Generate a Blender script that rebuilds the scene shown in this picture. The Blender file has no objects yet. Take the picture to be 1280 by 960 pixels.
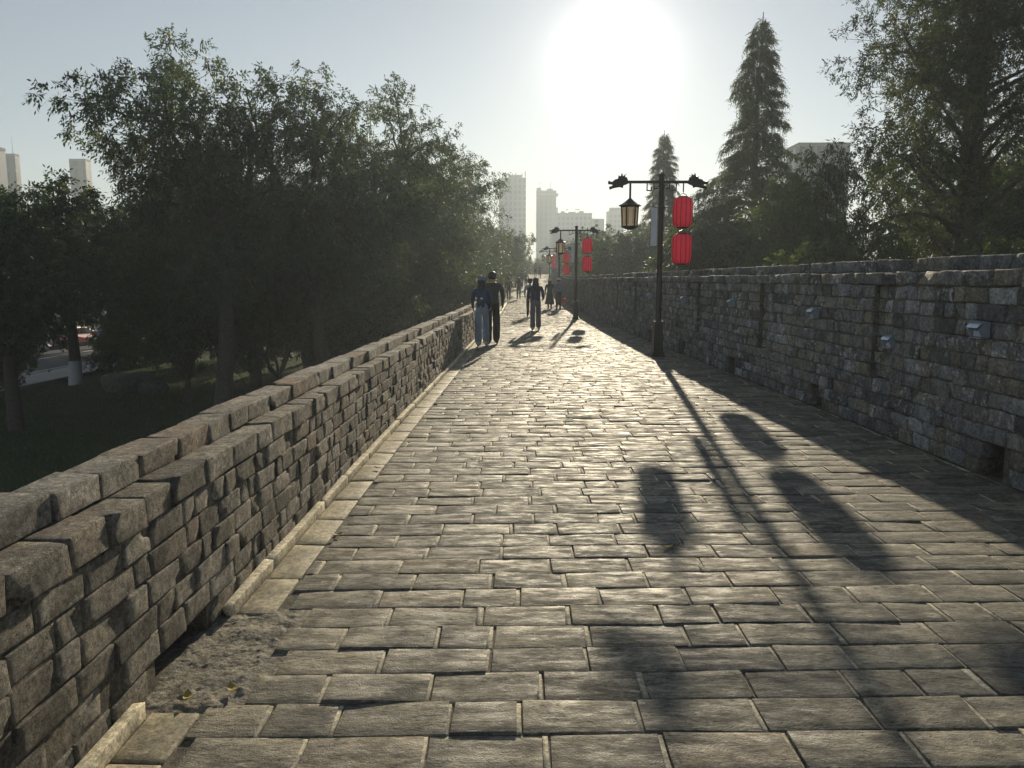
import bpy, bmesh, math, random
import numpy as np
from mathutils import Vector, Matrix, noise as mnoise

# ------------------------------------------------------------------ camera, sky, sun, exposure
scene = bpy.context.scene
EYE = 1.6
cam_d = bpy.data.cameras.new('camera'); cam = bpy.data.objects.new('camera', cam_d)
scene.collection.objects.link(cam); scene.camera = cam
cam_d.sensor_width = 36.0; cam_d.lens = 950.0/1280.0*36.0
cam_d.clip_start = 0.05; cam_d.clip_end = 6000
cam.location = (0, 0, EYE)
cam.rotation_euler = (math.radians(90) - math.atan(130/950), 0, math.atan(8/950))

SUN_EL, SUN_AZ = math.radians(15.2), math.radians(6.7)      # azimuth from +Y towards +X
world = bpy.data.worlds.new('World'); scene.world = world; world.use_nodes = True
wn, wl = world.node_tree.nodes, world.node_tree.links
wn.clear()
sky = wn.new('ShaderNodeTexSky'); sky.sky_type = 'NISHITA'; sky.sun_disc = False
sky.sun_elevation = SUN_EL; sky.sun_rotation = SUN_AZ
sky.altitude = 0; sky.air_density = 1.0; sky.dust_density = 0.16; sky.ozone_density = 2.0
bg = wn.new('ShaderNodeBackground'); bg.inputs[1].default_value = 0.05
wo = wn.new('ShaderNodeOutputWorld')
# bright aureole of the low sun: forward-scattered light in the sky around the disc
SDIR = Vector((math.sin(SUN_AZ)*math.cos(SUN_EL), math.cos(SUN_AZ)*math.cos(SUN_EL), math.sin(SUN_EL)))
wtc = wn.new('ShaderNodeTexCoord'); wdot = wn.new('ShaderNodeVectorMath'); wdot.operation = 'DOT_PRODUCT'
wl.new(wtc.outputs['Generated'], wdot.inputs[0]); wdot.inputs[1].default_value = SDIR
wmx = wn.new('ShaderNodeMath'); wmx.operation = 'MAXIMUM'; wl.new(wdot.outputs['Value'], wmx.inputs[0]); wmx.inputs[1].default_value = 0.0
last = bg.outputs[0]; hs = wn.new('ShaderNodeHueSaturation'); hs.inputs['Saturation'].default_value = .66
wl.new(sky.outputs[0], hs.inputs['Color']); wl.new(hs.outputs[0], bg.inputs[0])
for expo, amp, acol in ((800.0, .8, (1, .97, .90)), (170.0, .18, (1, .94, .82)), (26.0, .03, (1, .86, .64))):
    pw = wn.new('ShaderNodeMath'); pw.operation = 'POWER'; wl.new(wmx.outputs[0], pw.inputs[0]); pw.inputs[1].default_value = expo
    ml = wn.new('ShaderNodeMath'); ml.operation = 'MULTIPLY'; wl.new(pw.outputs[0], ml.inputs[0]); ml.inputs[1].default_value = amp
    b2 = wn.new('ShaderNodeBackground'); b2.inputs[0].default_value = (*acol, 1); wl.new(ml.outputs[0], b2.inputs[1])
    ad = wn.new('ShaderNodeAddShader'); wl.new(last, ad.inputs[0]); wl.new(b2.outputs[0], ad.inputs[1]); last = ad.outputs[0]
wl.new(last, wo.inputs[0])

sun_d = bpy.data.lights.new('sun', 'SUN'); sun_d.energy = 4.0; sun_d.angle = math.radians(0.6)
sun_d.color = (1.0, 0.86, 0.63)
sun = bpy.data.objects.new('sun', sun_d); scene.collection.objects.link(sun)
SDIR = Vector((math.sin(SUN_AZ)*math.cos(SUN_EL), math.cos(SUN_AZ)*math.cos(SUN_EL), math.sin(SUN_EL)))
sun.rotation_euler = SDIR.to_track_quat('Z', 'Y').to_euler()
sun.location = (20, 120, 60)

vs = scene.view_settings
vs.view_transform = 'Standard'; vs.look = 'None'; vs.exposure = 0.74; vs.gamma = 1.0; vs.use_curve_mapping = False
scene.render.engine = 'CYCLES'
cy = scene.cycles
cy.use_denoising = True; cy.max_bounces = 6; cy.diffuse_bounces = 3; cy.glossy_bounces = 2
cy.transmission_bounces = 4; cy.transparent_max_bounces = 6; cy.volume_bounces = 0
cy.caustics_reflective = False; cy.caustics_refractive = False; cy.sample_clamp_indirect = 4.0

HAZE_DENSITY, HAZE_G = 0.0014, 0.32

# ------------------------------------------------------------------ helpers
rng = np.random.default_rng(7)
random.seed(7)
COL = scene.collection
def link(o, parent=None):
    COL.objects.link(o)
    if parent is not None: o.parent = parent
    return o
def tag(o, label=None, cat=None, group=None, kind=None):
    if label: o['label'] = label
    if cat: o['category'] = cat
    if group: o['group'] = group
    if kind: o['kind'] = kind
    return o
def empty(name, loc=(0, 0, 0), rz=0.0, parent=None):
    o = bpy.data.objects.new(name, None); link(o, parent)
    o.location = loc; o.rotation_euler = (0, 0, rz); o.empty_display_size = .2
    return o
def np_mesh(name, V, F, mat=None, smooth=False, rnd=None, mats=None, mi=None):
    """V (n,3); F = (m,k) array or list of faces"""
    me = bpy.data.meshes.new(name)
    V = np.asarray(V, dtype=np.float32)
    if isinstance(F, np.ndarray):
        m, k = F.shape
        me.vertices.add(len(V)); me.vertices.foreach_set('co', V.ravel())
        me.loops.add(m*k); me.loops.foreach_set('vertex_index', F.astype(np.int32).ravel())
        me.polygons.add(m)
        me.polygons.foreach_set('loop_start', np.arange(0, m*k, k, dtype=np.int32))
        if smooth: me.polygons.foreach_set('use_smooth', np.ones(m, dtype=bool))
        me.update(calc_edges=True)
    else:
        me.from_pydata([tuple(v) for v in V], [], F)
        if smooth: me.polygons.foreach_set('use_smooth', np.ones(len(me.polygons), dtype=bool))
        me.update()
    if rnd is not None:
        a = me.attributes.new('rnd', 'FLOAT_COLOR', 'POINT')
        r = np.asarray(rnd, dtype=np.float32)
        if r.ndim == 1: r = np.tile(r, (len(V), 1))
        if r.shape[1] == 3: r = np.concatenate([r, np.ones((len(r), 1), np.float32)], 1)
        a.data.foreach_set('color', r.ravel())
    for mt in (mats or ([mat] if mat else [])): me.materials.append(mt)
    if mi is not None: me.polygons.foreach_set('material_index', np.asarray(mi, np.int32))
    return me
def obj(name, me, parent=None, loc=(0, 0, 0), rz=0.0):
    o = bpy.data.objects.new(name, me); link(o, parent); o.location = loc
    if rz: o.rotation_euler = (0, 0, rz)
    return o
def box_arr(c, s, rz=0.0):
    x, y, z = [v/2 for v in s]
    V = np.array([[-x,-y,-z],[x,-y,-z],[x,y,-z],[-x,y,-z],[-x,-y,z],[x,-y,z],[x,y,z],[-x,y,z]], float)
    if rz:
        ca, sa = math.cos(rz), math.sin(rz); V[:, :2] = V[:, :2] @ np.array([[ca, sa], [-sa, ca]])
    return V + np.array(c), np.array([[0,3,2,1],[4,5,6,7],[0,1,5,4],[1,2,6,5],[2,3,7,6],[3,0,4,7]])
class MB:
    """collects quads / tris for one mesh"""
    def __init__(s): s.V = []; s.F = []; s.n = 0
    def add(s, V, F):
        V = np.asarray(V, float); s.V.append(V)
        s.F += [tuple(int(i)+s.n for i in f) for f in F]; s.n += len(V); return s
    def box(s, c, sz, rz=0.0): return s.add(*box_arr(c, sz, rz))
    def cyl(s, p0, p1, r0, r1=None, n=10): return s.tube([p0, p1], [r0, r0 if r1 is None else r1], n)
    def tube(s, pts, rad, n=8, cap=True):
        V, F = tube_arr(pts, rad, n, cap); return s.add(V, F)
    def lathe(s, prof, c=(0, 0, 0), n=16):
        V = []; F = []
        for r, z in prof:
            for k in range(n):
                a = 2*math.pi*k/n; V.append((c[0]+r*math.cos(a), c[1]+r*math.sin(a), c[2]+z))
        for i in range(len(prof)-1):
            for k in range(n):
                k2 = (k+1) % n; F.append((i*n+k, i*n+k2, (i+1)*n+k2, (i+1)*n+k))
        F.append(tuple(range(n-1, -1, -1))); F.append(tuple((len(prof)-1)*n+k for k in range(n)))
        return s.add(V, F)
    def prism(s, poly, d0, d1, axis='y'):
        n = len(poly); V = []
        for d in (d0, d1):
            for a, b in poly: V.append((a, d, b) if axis == 'y' else (d, a, b))
        F = [tuple(range(n-1, -1, -1)), tuple(range(n, 2*n))] + [(i, (i+1) % n, n+(i+1) % n, n+i) for i in range(n)]
        return s.add(V, F)
    def build(s, name, mat, parent=None, smooth=False, bevel=0.0, loc=(0, 0, 0), rnd=None):
        me = np_mesh(name, np.concatenate(s.V), s.F, mat, smooth, rnd)
        if bevel:
            bm = bmesh.new(); bm.from_mesh(me)
            bmesh.ops.recalc_face_normals(bm, faces=bm.faces)
            es = [e for e in bm.edges if len(e.link_faces) == 2 and e.calc_face_angle(0) > .5]
            bmesh.ops.bevel(bm, geom=es, offset=bevel, segments=2, affect='EDGES', profile=.6)
            bm.to_mesh(me); bm.free()
        else:
            bm = bmesh.new(); bm.from_mesh(me); bmesh.ops.recalc_face_normals(bm, faces=bm.faces); bm.to_mesh(me); bm.free()
        return obj(name, me, parent, loc)
def tube_arr(pts, rad, n=8, cap=True):
    pts = np.asarray(pts, float); rad = np.asarray(rad, float); m = len(pts)
    T = np.gradient(pts, axis=0); T /= np.linalg.norm(T, axis=1, keepdims=True)+1e-9
    up = np.array([0, 0, 1.0]) if abs(T[0][2]) < .9 else np.array([1.0, 0, 0])
    V = []
    for i in range(m):
        u = np.cross(T[i], up); u /= np.linalg.norm(u)+1e-9; w = np.cross(u, T[i]); up = w
        a = np.arange(n)*2*math.pi/n
        V.append(pts[i] + rad[i]*(np.outer(np.cos(a), u)+np.outer(np.sin(a), w)))
    V = np.concatenate(V); F = []
    for i in range(m-1):
        for k in range(n):
            k2 = (k+1) % n; F.append((i*n+k, i*n+k2, (i+1)*n+k2, (i+1)*n+k))
    if cap: F.append(tuple(range(n-1, -1, -1))); F.append(tuple((m-1)*n+k for k in range(n)))
    return V, F
def copy_tree(o, parent=None):
    c = o.copy(); COL.objects.link(c); c.parent = parent
    for ch in list(o.children): copy_tree(ch, c)
    return c
# coherent noise made of sines
_K = rng.normal(size=(12, 3)); _P = rng.uniform(0, 6.28, (3, 12))
def wob(p, freq, seed=0.0):
    q = (p*freq) @ _K.T
    return np.stack([np.sin(q + _P[i] + seed*7.3*(i+1)).mean(1)*1.6 for i in range(3)], 1)

# ------------------------------------------------------------------ materials
def new_mat(name):
    m = bpy.data.materials.new(name); m.use_nodes = True
    nt = m.node_tree; nt.nodes.clear()
    out = nt.nodes.new('ShaderNodeOutputMaterial')
    return m, nt, out
class NT:
    def __init__(s, nt): s.nt = nt
    def n(s, t, **kw):
        x = s.nt.nodes.new(t)
        for k, v in kw.items(): setattr(x, k, v)
        return x
    def l(s, a, b): s.nt.links.new(a, b)
    def noise(s, vec, scale, detail=6, rough=.6, dist=0.0):
        x = s.n('ShaderNodeTexNoise'); x.inputs['Scale'].default_value = scale; x.inputs['Detail'].default_value = detail
        x.inputs['Roughness'].default_value = rough; x.inputs['Distortion'].default_value = dist
        if vec is not None: s.l(vec, x.inputs['Vector'])
        return x.outputs['Fac']
    def ramp(s, fac, stops):
        x = s.n('ShaderNodeValToRGB'); e = x.color_ramp.elements
        while len(e) < len(stops): e.new(.5)
        for i, (p, c) in enumerate(stops):
            e[i].position = p; e[i].color = (*c, 1) if len(c) == 3 else c
        s.l(fac, x.inputs[0]); return x.outputs[0]
    def mix(s, fac, a, b, mode='MIX'):
        x = s.n('ShaderNodeMix', data_type='RGBA', blend_type=mode)
        for sock, v in ((x.inputs[0], fac), (x.inputs[6], a), (x.inputs[7], b)):
            if hasattr(v, 'is_linked'): s.l(v, sock)
            else: sock.default_value = v if not isinstance(v, tuple) else (*v[:3], 1)
        return x.outputs[2]
    def math(s, op, a, b=None):
        x = s.n('ShaderNodeMath', operation=op)
        for sock, v in zip(x.inputs, (a, b)):
            if v is None: continue
            if hasattr(v, 'is_linked'): s.l(v, sock)
            else: sock.default_value = v
        return x.outputs[0]
    def vmath(s, op, a, b):
        x = s.n('ShaderNodeVectorMath', operation=op)
        for sock, v in zip(x.inputs, (a, b)):
            if hasattr(v, 'is_linked'): s.l(v, sock)
            else: sock.default_value = v
        return x.outputs[0]
    def bump(s, h, strength, dist, normal=None):
        x = s.n('ShaderNodeBump'); x.inputs['Strength'].default_value = strength; x.inputs['Distance'].default_value = dist
        s.l(h, x.inputs['Height'])
        if normal is not None: s.l(normal, x.inputs['Normal'])
        return x.outputs[0]
def stone_mat(name, tones, rough=(.55, .85), bumps=((9, .5, .02), (45, .6, .008), (170, .5, .003)), stain=(.05, .05, .045),
              pale=None, streak=None, spec=.4, pit=0.0, stain_amt=.55, stain_t=(.5, .68), pale_t=(.55, .66), fleck=0.0, brough=.62):
    """weathered stone: per-piece tone from the 'rnd' attribute, blotches, pale efflorescence, pitting"""
    m, nt, out = new_mat(name); g = NT(nt)
    geo = g.n('ShaderNodeNewGeometry'); at = g.n('ShaderNodeAttribute'); at.attribute_name = 'rnd'
    sep = g.n('ShaderNodeSeparateColor'); g.l(at.outputs['Color'], sep.inputs[0])
    off = g.n('ShaderNodeCombineXYZ')
    for i in range(3): g.l(g.math('MULTIPLY', sep.outputs[2], (31.7, 17.3, 23.9)[i]), off.inputs[i])
    vec = g.vmath('ADD', geo.outputs['Position'], off.outputs[0])
    base = g.ramp(sep.outputs[0], tones)
    cvec = g.vmath('MULTIPLY', vec, streak) if streak else vec
    blot = g.noise(cvec, 7, 9, .72, .15)
    c = g.mix(g.ramp(blot, [(.40, (0, 0, 0)), (.62, (1, 1, 1))]), g.mix(1.0, base, (.80, .80, .80), 'MULTIPLY'), g.mix(1.0, base, (1.5, 1.45, 1.34), 'MULTIPLY'))
    dark = g.noise(vec, 3.1, 9, .72, .5)
    c = g.mix(g.math('MULTIPLY', g.ramp(dark, [(stain_t[0], (0, 0, 0)), (stain_t[1], (1, 1, 1))]), stain_amt), c, stain)
    if pale:
        p = g.noise(cvec, 11, 10, .8, .3)
        pm = g.ramp(p, [(pale_t[0], (0, 0, 0)), (pale_t[1], (1, 1, 1))])
        pm = g.math('MULTIPLY', pm, g.ramp(sep.outputs[1], [(.35, (.12,)*3), (.95, (1, 1, 1))]))
        c = g.mix(g.math('MULTIPLY', pm, pale[1]), c, pale[0])
    midn = g.noise(cvec, 38, 8, .75, .1)
    c = g.mix(1.0, c, g.ramp(midn, [(.36, (.50,)*3), (.5, (.95,)*3), (.64, (1.5,)*3)]), 'MULTIPLY')
    fine = g.noise(vec, 150, 4, .7)
    c = g.mix(.55, c, g.mix(1.0, c, g.ramp(fine, [(.3, (.5,)*3), (.7, (1.5,)*3)]), 'MULTIPLY'))
    nrm = None
    if fleck:                                             # small dark chips and pits
        fk = g.ramp(g.noise(cvec, 55, 5, .6, .2), [(.60, (0, 0, 0)), (.66, (1, 1, 1))])
        fk = g.math('MULTIPLY', fk, g.ramp(g.noise(vec, 5, 4, .6), [(.40, (.1,)*3), (.60, (1, 1, 1))]))
        c = g.mix(g.math('MULTIPLY', fk, fleck), c, (.025, .024, .022))
        nrm = g.bump(g.math('SUBTRACT', 1.0, fk), .8, .006, nrm)
    for sc, st, di in bumps:
        v2 = vec
        if streak and sc < 60: v2 = g.vmath('MULTIPLY', vec, streak)
        h = g.noise(v2, sc, 8, brough, .3)
        nrm = g.bump(h, st, di, nrm)
    if pit:
        vo = g.n('ShaderNodeTexVoronoi'); vo.inputs['Scale'].default_value = 70; g.l(vec, vo.inputs['Vector'])
        nrm = g.bump(g.ramp(vo.outputs['Distance'], [(.05, (0, 0, 0)), (.25, (1, 1, 1))]), pit, .004, nrm)
    b = g.n('ShaderNodeBsdfPrincipled'); g.l(c, b.inputs['Base Color'])
    g.l(g.ramp(g.noise(cvec, 10, 9, .75, .2), [(.40, (rough[0],)*3), (.60, (rough[1],)*3)]), b.inputs['Roughness'])
    b.inputs['Specular IOR Level'].default_value = spec
    g.l(nrm, b.inputs['Normal']); g.l(b.outputs[0], out.inputs[0])
    return m
def plain_mat(name, col, rough=.6, metal=0.0, var=.25, scale=8, bump=0.0, bscale=60, spec=.5, trans=0.0, coat=0.0):
    m, nt, out = new_mat(name); g = NT(nt)
    tc = g.n('ShaderNodeTexCoord'); nz = g.noise(tc.outputs['Object'], scale, 6, .6)
    lo = tuple(max(0, v*(1-var)) for v in col); hi = tuple(min(1, v*(1+var)) for v in col)
    c = g.ramp(nz, [(.3, lo), (.7, hi)])
    b = g.n('ShaderNodeBsdfPrincipled'); g.l(c, b.inputs['Base Color'])
    b.inputs['Roughness'].default_value = rough; b.inputs['Metallic'].default_value = metal
    b.inputs['Specular IOR Level'].default_value = spec; b.inputs['Coat Weight'].default_value = coat
    if bump: g.l(g.bump(g.noise(tc.outputs['Object'], bscale, 5, .6), bump, .01), b.inputs['Normal'])
    sh = b.outputs[0]
    if trans:
        t = g.n('ShaderNodeBsdfTranslucent'); g.l(c, t.inputs[0]); mx = g.n('ShaderNodeMixShader'); mx.inputs[0].default_value = trans
        g.l(sh, mx.inputs[1]); g.l(t.outputs[0], mx.inputs[2]); sh = mx.outputs[0]
    g.l(sh, out.inputs[0]); return m
def leaf_mat(name, stops, trans=.35, rough=.5):
    m, nt, out = new_mat(name); g = NT(nt)
    at = g.n('ShaderNodeAttribute'); at.attribute_name = 'rnd'
    sep = g.n('ShaderNodeSeparateColor'); g.l(at.outputs['Color'], sep.inputs[0])
    c = g.ramp(sep.outputs[0], stops)
    b = g.n('ShaderNodeBsdfPrincipled'); g.l(c, b.inputs['Base Color']); b.inputs['Roughness'].default_value = rough
    b.inputs['Specular IOR Level'].default_value = .35
    t = g.n('ShaderNodeBsdfTranslucent'); g.l(g.mix(1.0, c, (1.1, 1.2, .68), 'MULTIPLY'), t.inputs[0])
    mx = g.n('ShaderNodeMixShader'); mx.inputs[0].default_value = trans
    g.l(b.outputs[0], mx.inputs[1]); g.l(t.outputs[0], mx.inputs[2]); g.l(mx.outputs[0], out.inputs[0]); return m

M = {}
M['paver'] = stone_mat('worn_paving_brick', [(0, (.105, .105, .095)), (.25, (.17, .163, .138)), (.5, (.228, .214, .174)), (.75, (.29, .27, .215)), (.9, (.215, .185, .145)), (1, (.36, .34, .28))],
    rough=(.55, .95), bumps=((6, .2, .010), (34, .45, .005), (150, .8, .004)), streak=(.5, 1.7, 1), pale=((.52, .48, .37), .85), spec=.3, pit=.4, stain=(.06, .062, .056), stain_amt=.75, stain_t=(.46, .60), pale_t=(.53, .62), fleck=.85)
M['wall_l'] = stone_mat('weathered_parapet_brick', [(0, (.16, .152, .138)), (.3, (.25, .232, .20)), (.6, (.32, .30, .26)), (.8, (.37, .355, .325)), (.92, (.27, .20, .145)), (1, (.44, .42, .37))],
    rough=(.7, .95), bumps=((9, .4, .02), (26, .9, .026), (80, 1.0, .014), (210, .8, .004)), pale=((.58, .55, .49), .9), spec=.25, pit=.35, stain=(.07, .066, .06), stain_amt=.5, stain_t=(.50, .64), pale_t=(.505, .585), fleck=.7, brough=.72)
M['wall_r'] = stone_mat('grey_parapet_brick', [(0, (.105, .108, .114)), (.25, (.178, .182, .19)), (.5, (.235, .242, .256)), (.68, (.27, .252, .215)), (.82, (.195, .18, .15)), (.95, (.30, .315, .34)), (1, (.42, .445, .48))],
    rough=(.7, .95), bumps=((8, .7, .03), (32, .9, .018), (120, .9, .006)), pale=((.74, .74, .74), 1.0), spec=.25, pit=.4, stain_amt=.6, pale_t=(.52, .60), brough=.7)
M['mortar'] = stone_mat('lime_mortar', [(0, (.15, .14, .12)), (1, (.22, .205, .17))], rough=(.8, .95), bumps=((30, .8, .01), (160, .8, .004)), spec=.2)
M['mortar_dark'] = stone_mat('dirty_joint_mortar', [(0, (.13, .12, .10)), (1, (.18, .166, .14))], rough=(.85, .95), bumps=((30, .8, .01), (160, .8, .004)), spec=.15)
M['head_joint'] = stone_mat('pale_joint_mortar', [(0, (.42, .39, .31)), (1, (.56, .52, .42))], rough=(.75, .95), bumps=((40, .6, .006), (170, .7, .003)), spec=.25, stain_amt=.3)
M['kerb'] = stone_mat('pale_kerb_stone', [(0, (.60, .545, .41)), (1, (.74, .68, .53))], rough=(.7, .9), bumps=((14, .4, .01), (90, .5, .003)), spec=.3, stain=(.2, .17, .12), stain_amt=.4)
M['gutter'] = stone_mat('sandy_gutter_slab', [(0, (.31, .28, .205)), (1, (.42, .38, .28))], rough=(.6, .85), bumps=((12, .3, .008), (110, .5, .003)), spec=.35, stain=(.12, .11, .08), stain_amt=.45)
M['rubble'] = stone_mat('crumbled_concrete', [(0, (.19, .18, .155)), (1, (.29, .275, .235))], rough=(.75, .95), bumps=((60, .9, .01), (200, .8, .004)), spec=.25)
M['boulder'] = stone_mat('park_boulder', [(0, (.10, .10, .09)), (1, (.14, .135, .125))], spec=.2)
M['iron'] = plain_mat('dark_brown_painted_iron', (.035, .024, .022), .42, .0, .2, 14, .15, 80)
M['panel'] = plain_mat('pale_grey_sign_plate', (.72, .72, .75), .45, 0, .08)
M['paper'] = plain_mat('cream_lantern_panel', (.95, .90, .82), .6, 0, .03, trans=.85)
M['paper_frame'] = plain_mat('light_lantern_trim', (.40, .33, .25), .5, 0, .1)
M['redcloth'] = plain_mat('red_lantern_cloth', (.82, .17, .26), .45, 0, .08, 6, trans=.75)
M['redrib'] = plain_mat('dark_red_lantern_rib', (.22, .012, .02), .5)
M['gold'] = plain_mat('dull_gold_trim', (.45, .30, .10), .4, .6)
M['steel'] = plain_mat('blue_grey_sheet_metal', (.42, .50, .60), .32, .55, .12)
M['steel_dark'] = plain_mat('lamp_recess', (.06, .065, .075), .5)
M['lamp_glass'] = plain_mat('frosted_lamp_glass', (.55, .60, .66), .25, 0, .05)
M['asphalt'] = plain_mat('road_asphalt', (.06, .06, .062), .8, 0, .2, 3, .4, 90)
M['pave_grey'] = plain_mat('pale_footpath_paving', (.40, .38, .36), .75, 0, .12, 2)
M['kerb_grey'] = plain_mat('concrete_kerb', (.42, .41, .38), .8, 0, .15)
M['white_wash'] = plain_mat('limewashed_bark', (.70, .72, .74), .85, 0, .12, 10, .4, 40)
M['bark'] = plain_mat('tree_bark', (.075, .06, .048), .9, 0, .35, 12, .8, 30)
M['bark_pale'] = plain_mat('pale_smooth_bark', (.26, .25, .22), .85, 0, .3, 12, .5, 30)
M['soil'] = plain_mat('rampart_fill', (.12, .10, .08), .95, 0, .25, 3)
M['leaf_a'] = leaf_mat('compound_leaf_green', [(0, (.052, .080, .055)), (.5, (.076, .112, .068)), (.8, (.098, .130, .066)), (.92, (.20, .175, .085)), (1, (.32, .25, .12))], .48)
M['leaf_b'] = leaf_mat('bushy_leaf_green', [(0, (.045, .068, .026)), (.5, (.085, .118, .038)), (.85, (.125, .145, .048)), (1, (.2, .18, .07))], .50)
M['leaf_c'] = leaf_mat('redwood_needle_green', [(0, (.048, .062, .030)), (.5, (.078, .098, .042)), (.85, (.11, .115, .050)), (1, (.18, .125, .06))], .50)
M['leaf_d'] = leaf_mat('dark_hedge_green', [(0, (.015, .028, .011)), (.6, (.03, .05, .018)), (1, (.06, .085, .025))], .25)

# ------------------------------------------------------------------ rampart geometry
_yl = np.array([-6, 2.6, 7, 19, 40, 64, 80, 100, 130, 160.]); _xl = np.array([-1.43, -1.43, -1.41, -1.19, -1.08, -1.0, -.7, -.2, .8, 2.0])
_yr = np.array([-6, 5.6, 8, 11.7, 16, 28, 42, 60, 80, 100, 130, 160.]); _xr = np.array([3.88, 3.84, 3.80, 3.72, 3.57, 3.32, 3.26, 3.45, 3.9, 4.5, 5.5, 6.7])
def smooth_table(ys, xs):
    d = np.arange(-6, 160.01, .25); v = np.interp(d, ys, xs); k = np.ones(17)/17
    p = np.concatenate([np.full(8, v[0]), v, np.full(8, v[-1])]); return d, np.convolve(p, k, 'valid')
TL, TR = smooth_table(_yl, _xl), smooth_table(_yr, _xr)
def XL(y): return np.interp(y, *TL)
def XR(y): return np.interp(y, *TR)
def RISE(y):
    y = np.asarray(y, float); t = np.clip(y-45, 0, 50); return .0008*t*t + np.clip(y-95, 0, 12)*.03
Y0, Y1 = -5.0, 150.0
GZ = -3.4                                            # park level either side

# ground sheet, as far as the horizon
def grid_sheet(name, xs, ys, zf, mat, **kw):
    X, Y = np.meshgrid(xs, ys); V = np.stack([X, Y, zf(X, Y)], -1).reshape(-1, 3)
    nx, ny = len(xs), len(ys); i = np.arange((nx-1)*(ny-1)); r, c = i//(nx-1), i % (nx-1)
    F = np.stack([r*nx+c, r*nx+c+1, (r+1)*nx+c+1, (r+1)*nx+c], 1)
    return obj(name, np_mesh(name, V, F, mat, True, **kw))
def grass_ground():
    m, nt, out = new_mat('park_lawn'); g = NT(nt)
    geo = g.n('ShaderNodeNewGeometry'); p = geo.outputs['Position']
    c = g.ramp(g.noise(p, .6, 8, .65), [(.3, (.028, .045, .018)), (.6, (.045, .07, .024)), (.8, (.075, .075, .035))])
    c = g.mix(.5, c, g.mix(1.0, c, g.ramp(g.noise(p, 9, 5, .7), [(.3, (.45,)*3), (.7, (1.5,)*3)]), 'MULTIPLY'))
    b = g.n('ShaderNodeBsdfPrincipled'); g.l(c, b.inputs['Base Color']); b.inputs['Roughness'].default_value = .9
    b.inputs['Specular IOR Level'].default_value = .15
    g.l(g.bump(g.noise(p, 14, 8, .7), 1.0, .08), b.inputs['Normal']); g.l(b.outputs[0], out.inputs[0]); return m
M['lawn'] = grass_ground()
xs = np.concatenate([[-1000, -700, -450, -250, -130, -80], np.arange(-50, 60.1, 1.5), [80, 130, 250, 450, 700, 1000]])
ys = np.concatenate([[-400, -250, -100, -40], np.arange(-10, 170, 1.5), [200, 300, 500, 800, 1100, 1400]])
def gz(X, Y):
    near = np.exp(-((X/60)**2)) ; return GZ + .10*np.sin(X*.31+1)*np.sin(Y*.23)*near + .05*np.sin(X*.9+Y*.7)*near - .0*X
tag(grid_sheet('ground', xs, ys, gz, M['lawn']), kind='structure')

# rampart body and path bed
def strip_body(name, xa, xb, z0f, z1f, mat, kind=None, parent=None, ya=Y0, yb=Y1, step=1.0, rnd=(.5, .5, .3)):
    y = np.arange(ya, yb+1e-6, step) if (yb-ya) > step else np.array([ya, yb])
    if y[-1] < yb-1e-3: y = np.append(y, yb)
    A, B = xa(y), xb(y); z0, z1 = z0f(y), z1f(y); n = len(y)
    V = np.concatenate([np.stack([A, y, z0], 1), np.stack([B, y, z0], 1), np.stack([B, y, z1], 1), np.stack([A, y, z1], 1)])
    F = []
    for i in range(n-1):
        for k in range(4):
            k2 = (k+1) % 4; F.append((k*n+i, k*n+i+1, k2*n+i+1, k2*n+i))
    F.append((0, n, 2*n, 3*n)); F.append((n-1, 4*n-1, 3*n-1, 2*n-1))
    me = np_mesh(name, V, F, mat, False, rnd)
    bm = bmesh.new(); bm.from_mesh(me); bmesh.ops.recalc_face_normals(bm, faces=bm.faces); bm.to_mesh(me); bm.free()
    o = obj(name, me, parent)
    if kind: tag(o, kind=kind)
    return o
path = strip_body('path', lambda y: XL(y)-.42, lambda y: XR(y)+.62, lambda y: 0*y+GZ-.3, lambda y: RISE(y)-.010, M['mortar_dark'], 'structure')

# rough block generator --------------------------------------------------------
_topo = {}
def block_topo(n):
    if n in _topo: return _topo[n]
    nx, ny, nz = n; idx = {}; L = []
    def gi(i, j, k):
        if (i, j, k) not in idx: idx[(i, j, k)] = len(L); L.append((i, j, k))
        return idx[(i, j, k)]
    F = []
    for i in range(nx):
        for j in range(ny):
            F.append((gi(i, j, 0), gi(i, j+1, 0), gi(i+1, j+1, 0), gi(i+1, j, 0)))
            F.append((gi(i, j, nz), gi(i+1, j, nz), gi(i+1, j+1, nz), gi(i, j+1, nz)))
    for i in range(nx):
        for k in range(nz):
            F.append((gi(i, 0, k), gi(i+1, 0, k), gi(i+1, 0, k+1), gi(i, 0, k+1)))
            F.append((gi(i, ny, k), gi(i, ny, k+1), gi(i+1, ny, k+1), gi(i+1, ny, k)))
    for j in range(ny):
        for k in range(nz):
            F.append((gi(0, j, k), gi(0, j, k+1), gi(0, j+1, k+1), gi(0, j+1, k)))
            F.append((gi(nx, j, k), gi(nx, j+1, k), gi(nx, j+1, k+1), gi(nx, j, k+1)))
    _topo[n] = (np.array(L), np.array(F)); return _topo[n]
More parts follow.
